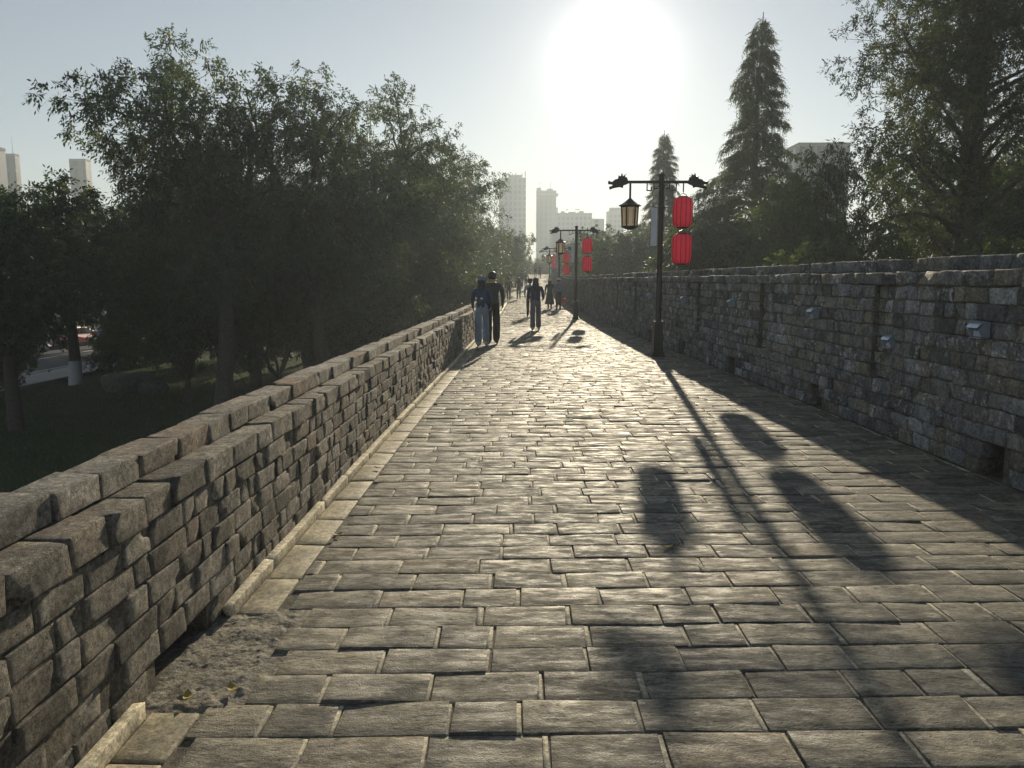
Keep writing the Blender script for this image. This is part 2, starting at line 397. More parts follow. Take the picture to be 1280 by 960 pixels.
def block(size, n, r, corner=.0, amp=0.0, freq=9.0, seed=0.0, chip=0.0):
    L, F = block_topo(n); S = np.array(size, float); P = np.zeros((len(L), 3))
    for a in range(3):
        m = n[a]; ra = min(r, S[a]*.35)
        t = np.linspace(0, S[a], m+1) if m < 3 else np.concatenate([[0], np.linspace(ra, S[a]-ra, m-1), [S[a]]])
        P[:, a] = t[L[:, a]] - S[a]/2
    inner = np.maximum(S/2 - r, S*.1); q = np.clip(P, -inner, inner); d = P-q; ln = np.linalg.norm(d, axis=1, keepdims=True)
    if min(n) >= 3 or True:
        k = np.where(ln > 1e-9, np.minimum(1.0, r/np.maximum(ln, 1e-9)), 1.0); P = q + d*k
    if corner:
        C = rng.normal(0, corner, (2, 2, 2, 3)); u = P/S+.5
        w = [1-u, u]; D = 0
        for i in (0, 1):
            for j in (0, 1):
                for k in (0, 1): D = D + (w[i][:, :1]*w[j][:, 1:2]*w[k][:, 2:3])*C[i, j, k]
        P = P + D
    if amp: P = P + wob(P, freq, seed)*amp + wob(P, freq*2.7, seed+3)*amp*.45
    if chip and rng.random() < .6:
        c = (rng.integers(0, 2, 3)*2-1)*S/2; dd = np.linalg.norm(P-c, axis=1); rad = chip*rng.uniform(.6, 1.6)
        P = P - c*np.clip(1-dd/rad, 0, 1)[:, None]*rng.uniform(.15, .45)
    return P, F
class Joined:
    def __init__(s): s.V = []; s.F = []; s.R = []; s.n = 0
    def add(s, V, F, r):
        s.V.append(V); s.F.append(F+s.n); s.R.append(np.tile(np.asarray(r, np.float32), (len(V), 1))); s.n += len(V)
    def build(s, name, mat, parent, smooth=True):
        if not s.V: return None
        o = obj(name, np_mesh(name, np.concatenate(s.V), np.concatenate(s.F), mat, smooth, np.concatenate(s.R)), parent)
        o['kind'] = 'stuff'; return o
def rr(): return rng.random(3)

# paving bricks -----------------------------------------------------------------
ROW, BW, TILT = .2145, .428, .030
rest = Joined(); joints = Joined(); cnt = 0
nrow = int((Y1-Y0)/ROW)
PATCH = (2.66, 3.52, -1.07)
for k in range(nrow):
    yc = Y0 + (k+.5)*ROW
    x0, x1 = float(XL(yc))+.245, float(XR(yc))-.01
    row = ROW*rng.uniform(.985, 1.0); stag = (k % 2)*.5 + rng.normal(0, .07)
    x = x0 - BW*(stag % 1.0)*.98 ; near = yc < 9
    first = True
    while x < x1-.02:
        w = BW*(rng.uniform(.93, 1.06) if rng.random() > .08 else rng.uniform(.55, .75)); a, b = max(x, x0), min(x+w, x1); x += w
        if b-a < .06: continue
        ym = yc + TILT*((a+b)/2)
        if PATCH[0]-.02 < ym < PATCH[1] and a < PATCH[2]:
            a = PATCH[2] + rng.uniform(-.05, .02)
            if b-a < .07: continue
        gap = rng.uniform(.014, .026); L = b-a-gap; D = row-rng.uniform(.004, .008); h = .05
        z = float(RISE(yc)) - h/2 + rng.normal(0, .0019); c = np.array([(a+b)/2, ym+rng.normal(0, .002), z])
        indiv = near and 1.9 < yc and cnt < 300
        n = (12, 6, 2) if indiv else ((5, 4, 2) if yc < 26 else (2, 2, 1))
        P, F = block((L, D, h), n, .003, .0028, .0024 if yc < 26 else .0010, 13, rng.random()*9, .0)
        tx, ty = rng.normal(0, .004), rng.normal(0, .007); P[:, 2] += P[:, 0]*tx + P[:, 1]*ty
        sl = float(RISE(yc+.3)-RISE(yc-.3))/.6
        P[:, 1] += P[:, 0]*TILT; P[:, 2] += P[:, 1]*sl
        r = rr(); r[0] = .8*r[0]+.2*(.5+.5*mnoise.noise(Vector((c[0]*.8, c[1]*.5, 0))))
        if indiv:
            obj('brick', np_mesh('brick', P, F, M['paver'], True, r), path, c); cnt += 1
        else: rest.add(P+c, F, r)
        if yc < 40:                                      # pale head joint, almost flush
            J, JF = block((gap+.006, D*.96, .02), (1, 4 if near else 2, 1), .003, .0015, .002, 20, rng.random()*9)
            J[:, 1] += J[:, 0]*TILT
            joints.add(J+np.array([b-gap/2+.001, ym+TILT*(b-c[0]), float(RISE(yc))-.0108+rng.normal(0, .0012)]), JF, rr())
rest.build('far_paving', M['paver'], path); joints.build('mortar_joints', M['head_joint'], path)

# gutter slabs and kerb along the left wall
far = Joined(); y = 0.9; n_g = 0
while y < 110:
    L = rng.uniform(.42, .62)
    if y < PATCH[0]-.03 and y+L > PATCH[0]-.15: L = PATCH[0]-.02-y
    elif PATCH[0]-.03 <= y < PATCH[1]-.05: y = PATCH[1]-.04; continue
    if L > .1:
        P, F = block((.182, L-.012, .04), (4, 8, 2), .005, .003, .0015, 6, rng.random()*9)
        yc = y+L/2; c = np.array([float(XL(yc))+.150, yc, float(RISE(yc))-.021+rng.normal(0, .001)])
        P[:, 0] += (XL(c[1]+P[:, 1])-XL(c[1]))
        if n_g < 60: obj('gutter_slab', np_mesh('gutter_slab', P, F, M['gutter'], True, rr()), path, c); n_g += 1
        else: far.add(P+c, F, rr())
    y += L
far.build('far_gutter', M['gutter'], path)
far = Joined(); y = 1.0; n_g = 0
while y < 110:
    L = rng.uniform(.55, 1.15)
    if y < PATCH[0]-.05 and y+L > PATCH[0]-.05: L = PATCH[0]-.05-y
    if PATCH[0]-.06 <= y < 3.45: y = 3.46; continue
    P, F = block((.048, L-.006, .064), (4, 14, 4), .004, .003, .0022, 6, rng.random()*9, .02)
    yc = y+L/2; c = np.array([float(XL(yc))+.030, yc, float(RISE(yc))+.020+rng.normal(0, .002)])
    P[:, 0] += (XL(c[1]+P[:, 1])-XL(c[1]))
    if n_g < 40: obj('kerb_stone', np_mesh('kerb_stone', P, F, M['kerb'], True, rr()), path, c); n_g += 1
    else: far.add(P+c, F, rr())
    y += L
far.build('far_kerb', M['kerb'], path)
# crumbled concrete patch where the kerb is missing
gx, gy = np.meshgrid(np.linspace(-1.46, -1.0, 64), np.linspace(PATCH[0]-.06, PATCH[1]+.03, 110)); q = np.stack([gx, gy, 0*gx], -1).reshape(-1, 3)
hz = np.array([mnoise.fractal(Vector((a*9, b*9, 1)), 1.0, 2.0, 4)*.013 + mnoise.turbulence(Vector((a*38, b*38, 4)), 3, True)*.012 for a, b, _ in q])
en = np.array([mnoise.noise(Vector((a*14, b*14, 9)))*.05 for a, b, _ in q]); edge = np.clip((q[:, 0]+1.10+en)/.05, 0, 1) + np.clip((q[:, 1]-(PATCH[1]-.05)+en)/.05, 0, 1) + np.clip(((PATCH[0]+.02)-q[:, 1]+en)/.05, 0, 1)
dip = np.exp(-(((q[:, 0]+1.44)/.12)**2))*.03
q[:, 2] = np.maximum(-.001 + hz*.6 - edge*.02 - dip*.2, -.0088)
i = np.arange(63*109); r_, c_ = i//63, i % 63
obj('concrete_patch', np_mesh('concrete_patch', q, np.stack([r_*64+c_, r_*64+c_+1, (r_+1)*64+c_+1, (r_+1)*64+c_], 1), M['rubble'], True, (.5, .4, .2)), path)

# ------------------------------------------------------------------ left parapet
left = empty('parapet_wall', (float(XL(0)), 0, 0))
tag(left, 'low stepped parapet of rough brown bricks along the left side of the path', 'wall', 'parapet walls of the rampart')
LO = np.array(left.location)
HOLES_L = [(2.86, 3.06), (3.14, 3.30)]
lrest = Joined(); n_s = n_c = 0
CH = .112
def in_hole(y0, y1, holes): return any(y1 > a and y0 < b for a, b in holes)
for ci in range(7):
    z0 = ci*CH; y = Y0 + rng.random()*.2
    hgt = CH if ci < 6 else .120
    while y < 125:
        u = rng.random(); L = rng.uniform(.12, .17) if u < .35 else rng.uniform(.2, .36)
        if ci == 6: L = rng.uniform(.2, .44)
        yc = y+L/2
        if ci < 1 and any(abs(yc-(a+b)/2) < (b-a)*.75 for a, b in HOLES_L): y += L; continue
        gap = rng.uniform(.005, .010); dep = .17; pro = rng.normal(0, .0038) + (.010 if ci == 6 else 0)
        if rng.random() < .04: pro -= .014
        indiv = 1.25 < yc < 14 and n_s < 262 and yc < 10.2
        n = (5, 8 if L > .2 else 5, 6) if indiv else ((2, 3, 3) if yc < 40 else (1, 2, 2))
        am = .0042 if yc < 40 else .002
        P, F = block((dep, L-gap, hgt-rng.uniform(.006, .012)), n, .0045, .003, am*.8, 11, rng.random()*9, .04)
        c = np.array([float(XL(yc))-dep/2+pro, yc, z0+hgt/2+float(RISE(yc))+rng.normal(0, .0025)])
        P[:, 0] += (XL(c[1]+P[:, 1])-XL(c[1])); r = rr()
        if indiv: obj('brick', np_mesh('brick', P, F, M['wall_l'], True, r), left, c-LO); n_s += 1
        else: lrest.add(P+c-LO, F, r)
        y += L
y = Y0
while y < 125:                                             # set-back coping course
    L = rng.uniform(.26, .46); yc = y+L/2; dep = rng.uniform(.15, .18)
    indiv = 1.3 < yc < 13
    P, F = block((dep, L-rng.uniform(.004, .010), .100), (7, 10, 6) if indiv else ((3, 3, 3) if yc < 45 else (1, 2, 2)), .004, .003, .0026 if yc < 45 else .002, 9, rng.random()*9, .03)
    c = np.array([float(XL(yc))-.125-dep/2+rng.normal(0, .006), yc, 6*CH+.120+.049+float(RISE(yc))+rng.normal(0, .003)])
    P[:, 0] += (XL(c[1]+P[:, 1])-XL(c[1])); r = rr(); r[0] = .35+.6*r[0]
    if indiv: obj('coping_brick', np_mesh('coping_brick', P, F, M['wall_l'], True, r), left, c-LO)
    else: lrest.add(P+c-LO, F, r)
    y += L
lrest.build('far_bricks', M['wall_l'], left)
zt = 6*CH+.085
def core(parent, O, segs, mat, name='mortar_core'):
    for (ya, yb, xa, xb, za, zb) in segs:
        o = strip_body(name, xa, xb, lambda y, za=za: RISE(y)+za, lambda y, zb=zb: RISE(y)+zb, mat, None, parent, ya, yb, 1.0)
        o.location = -O
XLo = lambda y: XL(y)-.30
f1 = lambda y: XL(y)-.013
f2 = lambda y: XL(y)-.22
ha, hb = HOLES_L[0][0]-.04, HOLES_L[1][1]+.02
core(left, Vector(LO), [(Y0, ha, XLo, f1, -.05, zt), (hb, 125, XLo, f1, -.05, zt), (ha, hb, XLo, f1, CH*.98, zt), (ha, hb, XLo, f2, -.05, CH*.97),
                        (Y0, 125, lambda y: XL(y)-.27, lambda y: XL(y)-.15, zt-.01, zt+.115)], M['mortar_dark'])

# ------------------------------------------------------------------ right parapet
right = empty('parapet_wall', (float(XR(0)), 0, 0))
tag(right, 'tall shaded parapet of grey patched bricks with drain holes along the right side', 'wall', 'parapet walls of the rampart')
RO = np.array(right.location)
NICHES = [(7.78+3.62*i, 8.22+3.62*i) for i in range(8)]
HOLES_R = [(5.95, 6.22), (9.45, 9.72), (13.0, 13.27), (16.4, 16.67), (20.0, 20.3)]
rrest = Joined(); n_s = 0; CR = .1405; NC = 12
for ci in range(NC):
    z0 = ci*CR; y = Y0 + rng.random()*.2
    edges = sorted([v for nn in NICHES for v in nn]); 
    while y < 125:
        u = rng.random(); L = rng.uniform(.15, .21) if u < .58 else rng.uniform(.25, .37)
        if ci == NC-1: L = rng.uniform(.25, .45)
        z_in = 4 <= ci <= NC-2
        if z_in:
            for e in edges:
                if y < e-.005 < y+L+.07: L = e-y; break
        if L < .02: y += L; continue
        yc = y+L/2
        if ci < 2 and in_hole(y+.05, y+L-.05, HOLES_R): y += L; continue
        rec = .07 if (z_in and any(a < yc < b for a, b in NICHES)) else 0.0
        gap = rng.uniform(.006, .014); dep = .16; pro = rng.normal(0, .006) + rec
        indiv = 4.9 < yc and n_s < 300 and yc < 11.6 and not rec
        n = (4, 6 if L > .2 else 4, 5) if indiv else ((2, 3, 3) if yc < 45 else (1, 2, 2))
        P, F = block((dep, max(L-gap, .02), CR-rng.uniform(.006, .013)), n, .013 if yc < 45 else .006, .005, .005 if yc < 45 else .002, 10, rng.random()*9, .06)
        c = np.array([float(XR(yc))+dep/2+pro-(.01 if ci == NC-1 else 0), yc, z0+CR/2+float(RISE(yc))+rng.normal(0, .003)])
        P[:, 0] += (XR(c[1]+P[:, 1])-XR(c[1])); r = rr()
        if indiv: obj('brick', np_mesh('brick', P, F, M['wall_r'], True, r), right, c-RO); n_s += 1
        else: rrest.add(P+c-RO, F, r)
        y += L
y = Y0
while y < 125:
    L = rng.uniform(.26, .46); yc = y+L/2; dep = rng.uniform(.22, .26); indiv = 4.9 < yc < 14
    P, F = block((dep, L-rng.uniform(.006, .014), .128), (4, 7, 4) if indiv else ((2, 3, 3) if yc < 45 else (1, 2, 2)), .010, .005, .004 if yc < 45 else .002, 9, rng.random()*9, .07)
    c = np.array([float(XR(yc))+.12+dep/2+rng.normal(0, .005), yc, NC*CR+.062+float(RISE(yc))+rng.normal(0, .0025)])
    P[:, 0] += (XR(c[1]+P[:, 1])-XR(c[1])); r = rr()
    if indiv: obj('coping_brick', np_mesh('coping_brick', P, F, M['wall_r'], True, r), right, c-RO)
    else: rrest.add(P+c-RO, F, r)
    y += L
rrest.build('far_bricks', M['wall_r'], right)
g1 = lambda y: XR(y)+.022
g2 = lambda y: XR(y)+.10
g3 = lambda y: XR(y)+.34
gb = lambda y: XR(y)+.40
zt = NC*CR-.03
brk = sorted(set([Y0, 125] + [v for nn in NICHES for v in nn] + [v for hh in HOLES_R for v in (hh[0]-.03, hh[1]+.03)]))
segs = []
for a, b in zip(brk[:-1], brk[1:]):
    m_ = (a+b)/2
    if any(n0 < m_ < n1 for n0, n1 in NICHES):
        segs += [(a, b, g1, gb, -.05, 4*CR-.01), (a, b, g2, gb, 4*CR-.01, zt)]
    elif any(h0-.03 < m_ < h1+.03 for h0, h1 in HOLES_R):
        segs += [(a, b, g3, gb, -.05, 2*CR), (a, b, g1, gb, 2*CR, zt)]
    else: segs.append((a, b, g1, gb, -.05, zt))
segs.append((Y0, 125, lambda y: XR(y)+.15, lambda y: XR(y)+.33, zt-.01, zt+.145))
core(right, Vector(RO), segs, M['mortar_dark'])

# wall lamps on the right parapet -------------------------------------------------
wl_spots = [(6.25, 1.20), (7.80, .98), (9.62, 1.19), (13.0, 1.22), (16.3, 1.2), (20.0, 1.2), (23.6, 1.2)]
wl_words = ['hooded metal wall lamp on the grey parapet nearest the camera', 'small pale blue metal wall lamp set low in the recess of the grey parapet',
            'second hooded metal wall lamp along the grey parapet', 'third hooded metal wall lamp along the grey parapet', 'fourth hooded metal wall lamp, just right of the near lamp post',
            'fifth hooded metal wall lamp, left of the near lamp post', 'sixth and farthest hooded metal wall lamp on the grey parapet']
def make_wall_lamp():
    root = empty('wall_lamp')
    # local: -x faces the path
    MB().box((-.006, 0, 0), (.012, .15, .13)).build('back_plate', M['steel'], root, bevel=.003)
    h = MB(); n = 8; V = []; 
    for s in (0, 1):
        for rad in (.078, .070):
            for k in range(n+1):
                a = math.radians(20+70*k/n); V.append((-.012-rad*1.35*math.cos(a), -.075+.15*s, -.012+rad*math.sin(a)))
    m_ = n+1; F = []
    for k in range(n):
        F += [(k, k+1, 2*m_+k+1, 2*m_+k), (m_+k, 3*m_+k, 3*m_+k+1, m_+k+1), (k, m_+k, m_+k+1, k+1), (2*m_+k, 2*m_+k+1, 3*m_+k+1, 3*m_+k)]
    F += [(0, 2*m_, 3*m_, m_), (n, m_+n, 3*m_+n, 2*m_+n)]
    h.add(V, F).build('hood', M['steel'], root)
    for s in (-1, 1):
        MB().prism([(-.012, -.06), (-.012, .06), (-.06, .05), (-.10, .0), (-.07, -.06)], s*.075-.004, s*.075+.004).build('side_cheek', M['steel'], root)
    MB().box((-.035, 0, -.035), (.045, .13, .05)).build('diffuser', M['lamp_glass'], root, bevel=.006)
    MB().box((-.045, 0, -.068), (.07, .146, .008)).build('bottom_tray', M['steel'], root)
    return root
proto = make_wall_lamp()
for i, (yy, zz) in enumerate(wl_spots):
    o = proto if i == 0 else copy_tree(proto)
    rec = .05 if i == 1 else -.012
    o.location = (float(XR(yy))+rec, yy, zz); tag(o, wl_words[i], 'wall lamp', 'hooded lamps on the parapet')
    o.rotation_euler = (0, 0, math.atan(float(XR(yy-.2)-XR(yy+.2))/.4)*1)

# ------------------------------------------------------------------ lamp posts with red lanterns
DRAGON = [(0, .03), (-.02, .10), (-.05, .085), (-.065, .155), (-.095, .10), (-.125, .18), (-.15, .105), (-.19, .135), (-.20, .065), (-.27, .05), (-.315, .005),
          (-.36, .005), (-.385, .028), (-.41, .005), (-.395, -.045), (-.335, -.045), (-.30, -.062), (-.345, -.085), (-.385, -.10), (-.365, -.155), (-.31, -.13), (-.24, -.115),
          (-.16, -.10), (-.10, -.12), (-.09, -.07), (0, -.04)]
def dragon(root, x, s):
    h = MB(); pts = [(x+s*a, 3.6+b) for a, b in DRAGON]
    h.prism(pts, -.028, .028)
    inner = [(0, .025), (-.05, .06), (-.15, .075), (-.25, .035), (-.33, -.01), (-.33, -.04), (-.22, -.085), (-.1, -.075), (0, -.03)]
    h.prism([(x+s*a, 3.6+b) for a, b in inner], -.062, .062)
    for t in (-1, 1):
        h.tube([(x-s*.17, t*.05, 3.66), (x-s*.10, t*.085, 3.70), (x-s*.03, t*.10, 3.755)], [.014, .011, .003], 6)
        h.lathe([(.001, -.018), (.014, -.010), (.018, 0), (.014, .010), (.001, .018)], (x-s*.235, t*.062, 3.63), 8)
    return h.build('dragon_head', M['iron'], root)
def make_lamp():
    root = empty('lamp_post')
    b = MB(); b.box((0, 0, .02), (.27, .27, .04)); b.box((0, 0, .07), (.235, .235, .06))
    b.add(*frustum((0, 0, .10), .205, .17, .60)); b.box((0, 0, .715), (.185, .185, .03))
    b.build('base', M['iron'], root, bevel=.006)
    for sx in (-1, 1):
        for sy in (-1, 1):
            MB().lathe([(.001, 0), (.02, .004), (.023, .018), (.014, .033), (.001, .038)], (sx*.078, sy*.078, .731), 8).build('finial', M['lamp_glass'], root)
    p = MB(); p.tube([(0, 0, .72), (0, 0, 2.2), (0, 0, 3.72)], [.062, .056, .056], 12); p.lathe([(.07, 0), (.075, .02), (.05, .05), (.02, .07), (.001, .075)], (0, 0, 3.72), 12)
    p.lathe([(.075, 0), (.08, .015), (.075, .03)], (0, 0, 3.50), 12); p.lathe([(.07, 0), (.075, .015), (.07, .03)], (0, 0, 1.0), 12)
    p.build('pole', M['iron'], root, smooth=False)
    a = MB(); a.box((-.075, 0, 3.6), (1.33, .055, .055)); a.build('arm', M['iron'], root, bevel=.006)
    dragon(root, -.70, 1); dragon(root, .55, -1)
    for s in (-1, 1):                                     # key-fret brackets under the arm
        k = MB(); t = .022
        x = s*.30
        k.box((x, 0, 3.495), (t, t, .155)); k.box((x-s*.045, 0, 3.43), (.07, t, t)); k.box((x-s*.085, 0, 3.46), (t, t, .08))
        k.box((x-s*.14, 0, 3.515), (t, t, .115)); k.box((x-s*.185, 0, 3.47), (.07, t, t))
        k.build('fret_bracket', M['iron'], root)
    # roofed lantern on the left
    hx = -.645
    MB().cyl((hx, 0, 3.57), (hx, 0, 3.23), .022, n=8).build('hanger_rod', M['iron'], root)
    rf = MB(); pr = [(0, 3.285), (.03, 3.27), (.09, 3.215), (.16, 3.165), (.235, 3.13)]
    V = []; F = []
    for i, (r, z) in enumerate(pr):
        for k in range(6):
            an = math.pi*k/3; V.append((hx+max(r, .004)*math.cos(an), max(r, .004)*math.sin(an), z))
    for r, z in ((.235, 3.112), (.02, 3.12)):
        for k in range(6):
            an = math.pi*k/3; V.append((hx+r*math.cos(an), r*math.sin(an), z))
    for i in range(6):
        for k in range(6): F.append((i*6+k, i*6+(k+1) % 6, (i+1)*6+(k+1) % 6, (i+1)*6+k))
    rf.add(V, F).build('lantern_roof', M['iron'], root)
    body = empty('lantern_house', (hx, 0, 0), 0, root)
    fr = MB()
    for k in range(6):
        an = math.pi*k/3; x, y = .175*math.cos(an), .175*math.sin(an); x2, y2 = .155*math.cos(an), .155*math.sin(an)
        fr.tube([(x2, y2, 2.70), (x, y, 3.12)], [.015, .015], 6)
    for z, r in ((2.695, .16), (3.105, .18)):
        for k in range(6):
            a0, a1 = math.pi*k/3, math.pi*(k+1)/3
            fr.tube([(r*math.cos(a0), r*math.sin(a0), z), (r*math.cos(a1), r*math.sin(a1), z)], [.018, .018], 6)
    fr.build('lantern_frame', M['iron'], body)
    for k in range(6):
        an = math.pi*k/3+math.pi/6; c0 = np.array([math.cos(an), math.sin(an), 0]); tq = np.array([-math.sin(an), math.cos(an), 0])
        def pan(w0, w1, z0, z1, d, th, nm, mt):
            V = []
            for dd in (d, d-th):
                for (w, z) in ((-w0, z0), (w0, z0), (w1, z1), (-w1, z1)):
                    ap = .866*(.155+.020*(z-2.7)/.42)
                    V.append(c0*(ap+dd)+tq*w+np.array([0, 0, z]))
            MB().add(V, [(0, 1, 2, 3), (7, 6, 5, 4), (0, 4, 5, 1), (1, 5, 6, 2), (2, 6, 7, 3), (3, 7, 4, 0)]).build(nm, mt, body)
        pan(.068, .074, 2.715, 3.09, -.004, .006, 'pane', M['paper'])
        for w in (-1, 1):
            V0 = MB(); p0 = c0*(.866*.157+.003)+tq*w*.046; p1 = c0*(.866*.173+.003)+tq*w*.050
            V0.tube([p0+np.array([0, 0, 2.75]), p1+np.array([0, 0, 3.05])], [.006, .006], 5)
            V0.build('lattice_bar', M['paper_frame'], body)
    MB().lathe([(.03, 2.63), (.10, 2.65), (.15, 2.68), (.15, 2.69)], (hx, 0, 0), 6).build('lantern_base', M['iron'], root)
    # sign plate bracketed to the pole
    sp = MB(); sp.box((-.145, -.03, 2.69), (.125, .05, .78)); plate = sp.build('sign_plate', M['panel'], root, bevel=.006)
    for z in (2.30, 3.08):
        MB().box((-.04, -.03, z), (.30, .02, .02)).build('plate_bracket', M['iron'], root)
    # hanger for the red lanterns
    MB().tube([(.45, 0, 3.58), (.45, 0, 3.40)], [.014, .014], 6).build('hook', M['iron'], root)
    return root
def frustum(c, w0, w1, h):
    V = []
    for z, w in ((0, w0), (h, w1)):
        for sx, sy in ((-1, -1), (1, -1), (1, 1), (-1, 1)): V.append((c[0]+sx*w/2, c[1]+sy*w/2, c[2]+z))
    return V, [(3, 2, 1, 0), (4, 5, 6, 7), (0, 1, 5, 4), (1, 2, 6, 5), (2, 3, 7, 6), (3, 0, 4, 7)]
def make_red():
    root = empty('red_lantern')
    n = 48; V = []; prof = [(.125, .30), (.165, .285), (.19, .25), (.20, .20), (.205, .0), (.20, -.20), (.19, -.25), (.165, -.285), (.125, -.30)]
    for r, z in prof:
        for k in range(n):
            a = 2*math.pi*k/n; g_ = 1-.035*abs(math.cos(a*6))**6; V.append((r*g_*math.cos(a), r*g_*math.sin(a), z))
    F = [(i*n+k, i*n+(k+1) % n, (i+1)*n+(k+1) % n, (i+1)*n+k) for i in range(len(prof)-1) for k in range(n)]
    MB().add(V, F).build('cloth', M['redcloth'], root, smooth=True)
    for k in range(12):
        a = 2*math.pi*k/12; MB().tube([(r*.975*math.cos(a), r*.975*math.sin(a), z) for r, z in prof], [.006]*len(prof), 5).build('rib', M['redrib'], root)
    for s in (-1, 1):
        MB().lathe([(.06, s*.325), (.10, s*.325), (.128, s*.30), (.12, s*.295)] if s > 0 else [(.12, -.295), (.128, -.30), (.10, -.325), (.06, -.325)], (0, 0, 0), 20).build('cap_ring', M['iron'], root)
    MB().tube([(-.09, 0, .315), (-.06, 0, .36), (0, 0, .385), (.06, 0, .36), (.09, 0, .315)], [.008]*5, 6).build('handle', M['iron'], root)
    MB().cyl((0, 0, .38), (0, 0, .46), .006, n=6).build('cord', M['iron'], root)
    return root
lamp0, red0 = make_lamp(), make_red()
lamps = [(2.95, 16.1, 'tall dark lamp post with dragon heads nearest the camera, standing in the wall shade'),
         (2.36, 31.5, 'second dark dragon-head lamp post along the path'),
         (2.65, 50.0, 'third dark dragon-head lamp post, behind the second one'),
         (3.15, 78.0, 'farthest small lamp post, beside the distant walkers')]
which = ['nearest', 'second', 'third', 'farthest']
for i, (x, y, lab) in enumerate(lamps):
    o = lamp0 if i == 0 else copy_tree(lamp0)
    z = float(RISE(y)); o.location = (x, y, z); tag(o, lab, 'lamp post', 'lamp posts along the path')
    for j, (dz, w) in enumerate(((2.985, 'upper'), (2.24, 'lower'))):
        r = red0 if (i == 0 and j == 0) else copy_tree(red0)
        r.location = (x+.45, y, z+dz); r.rotation_euler = (0, 0, .13+j*.1+i)
        tag(r, f'{w} red cylindrical lantern hanging from the {which[i]} lamp post', 'lantern', 'red lanterns on the lamp posts')

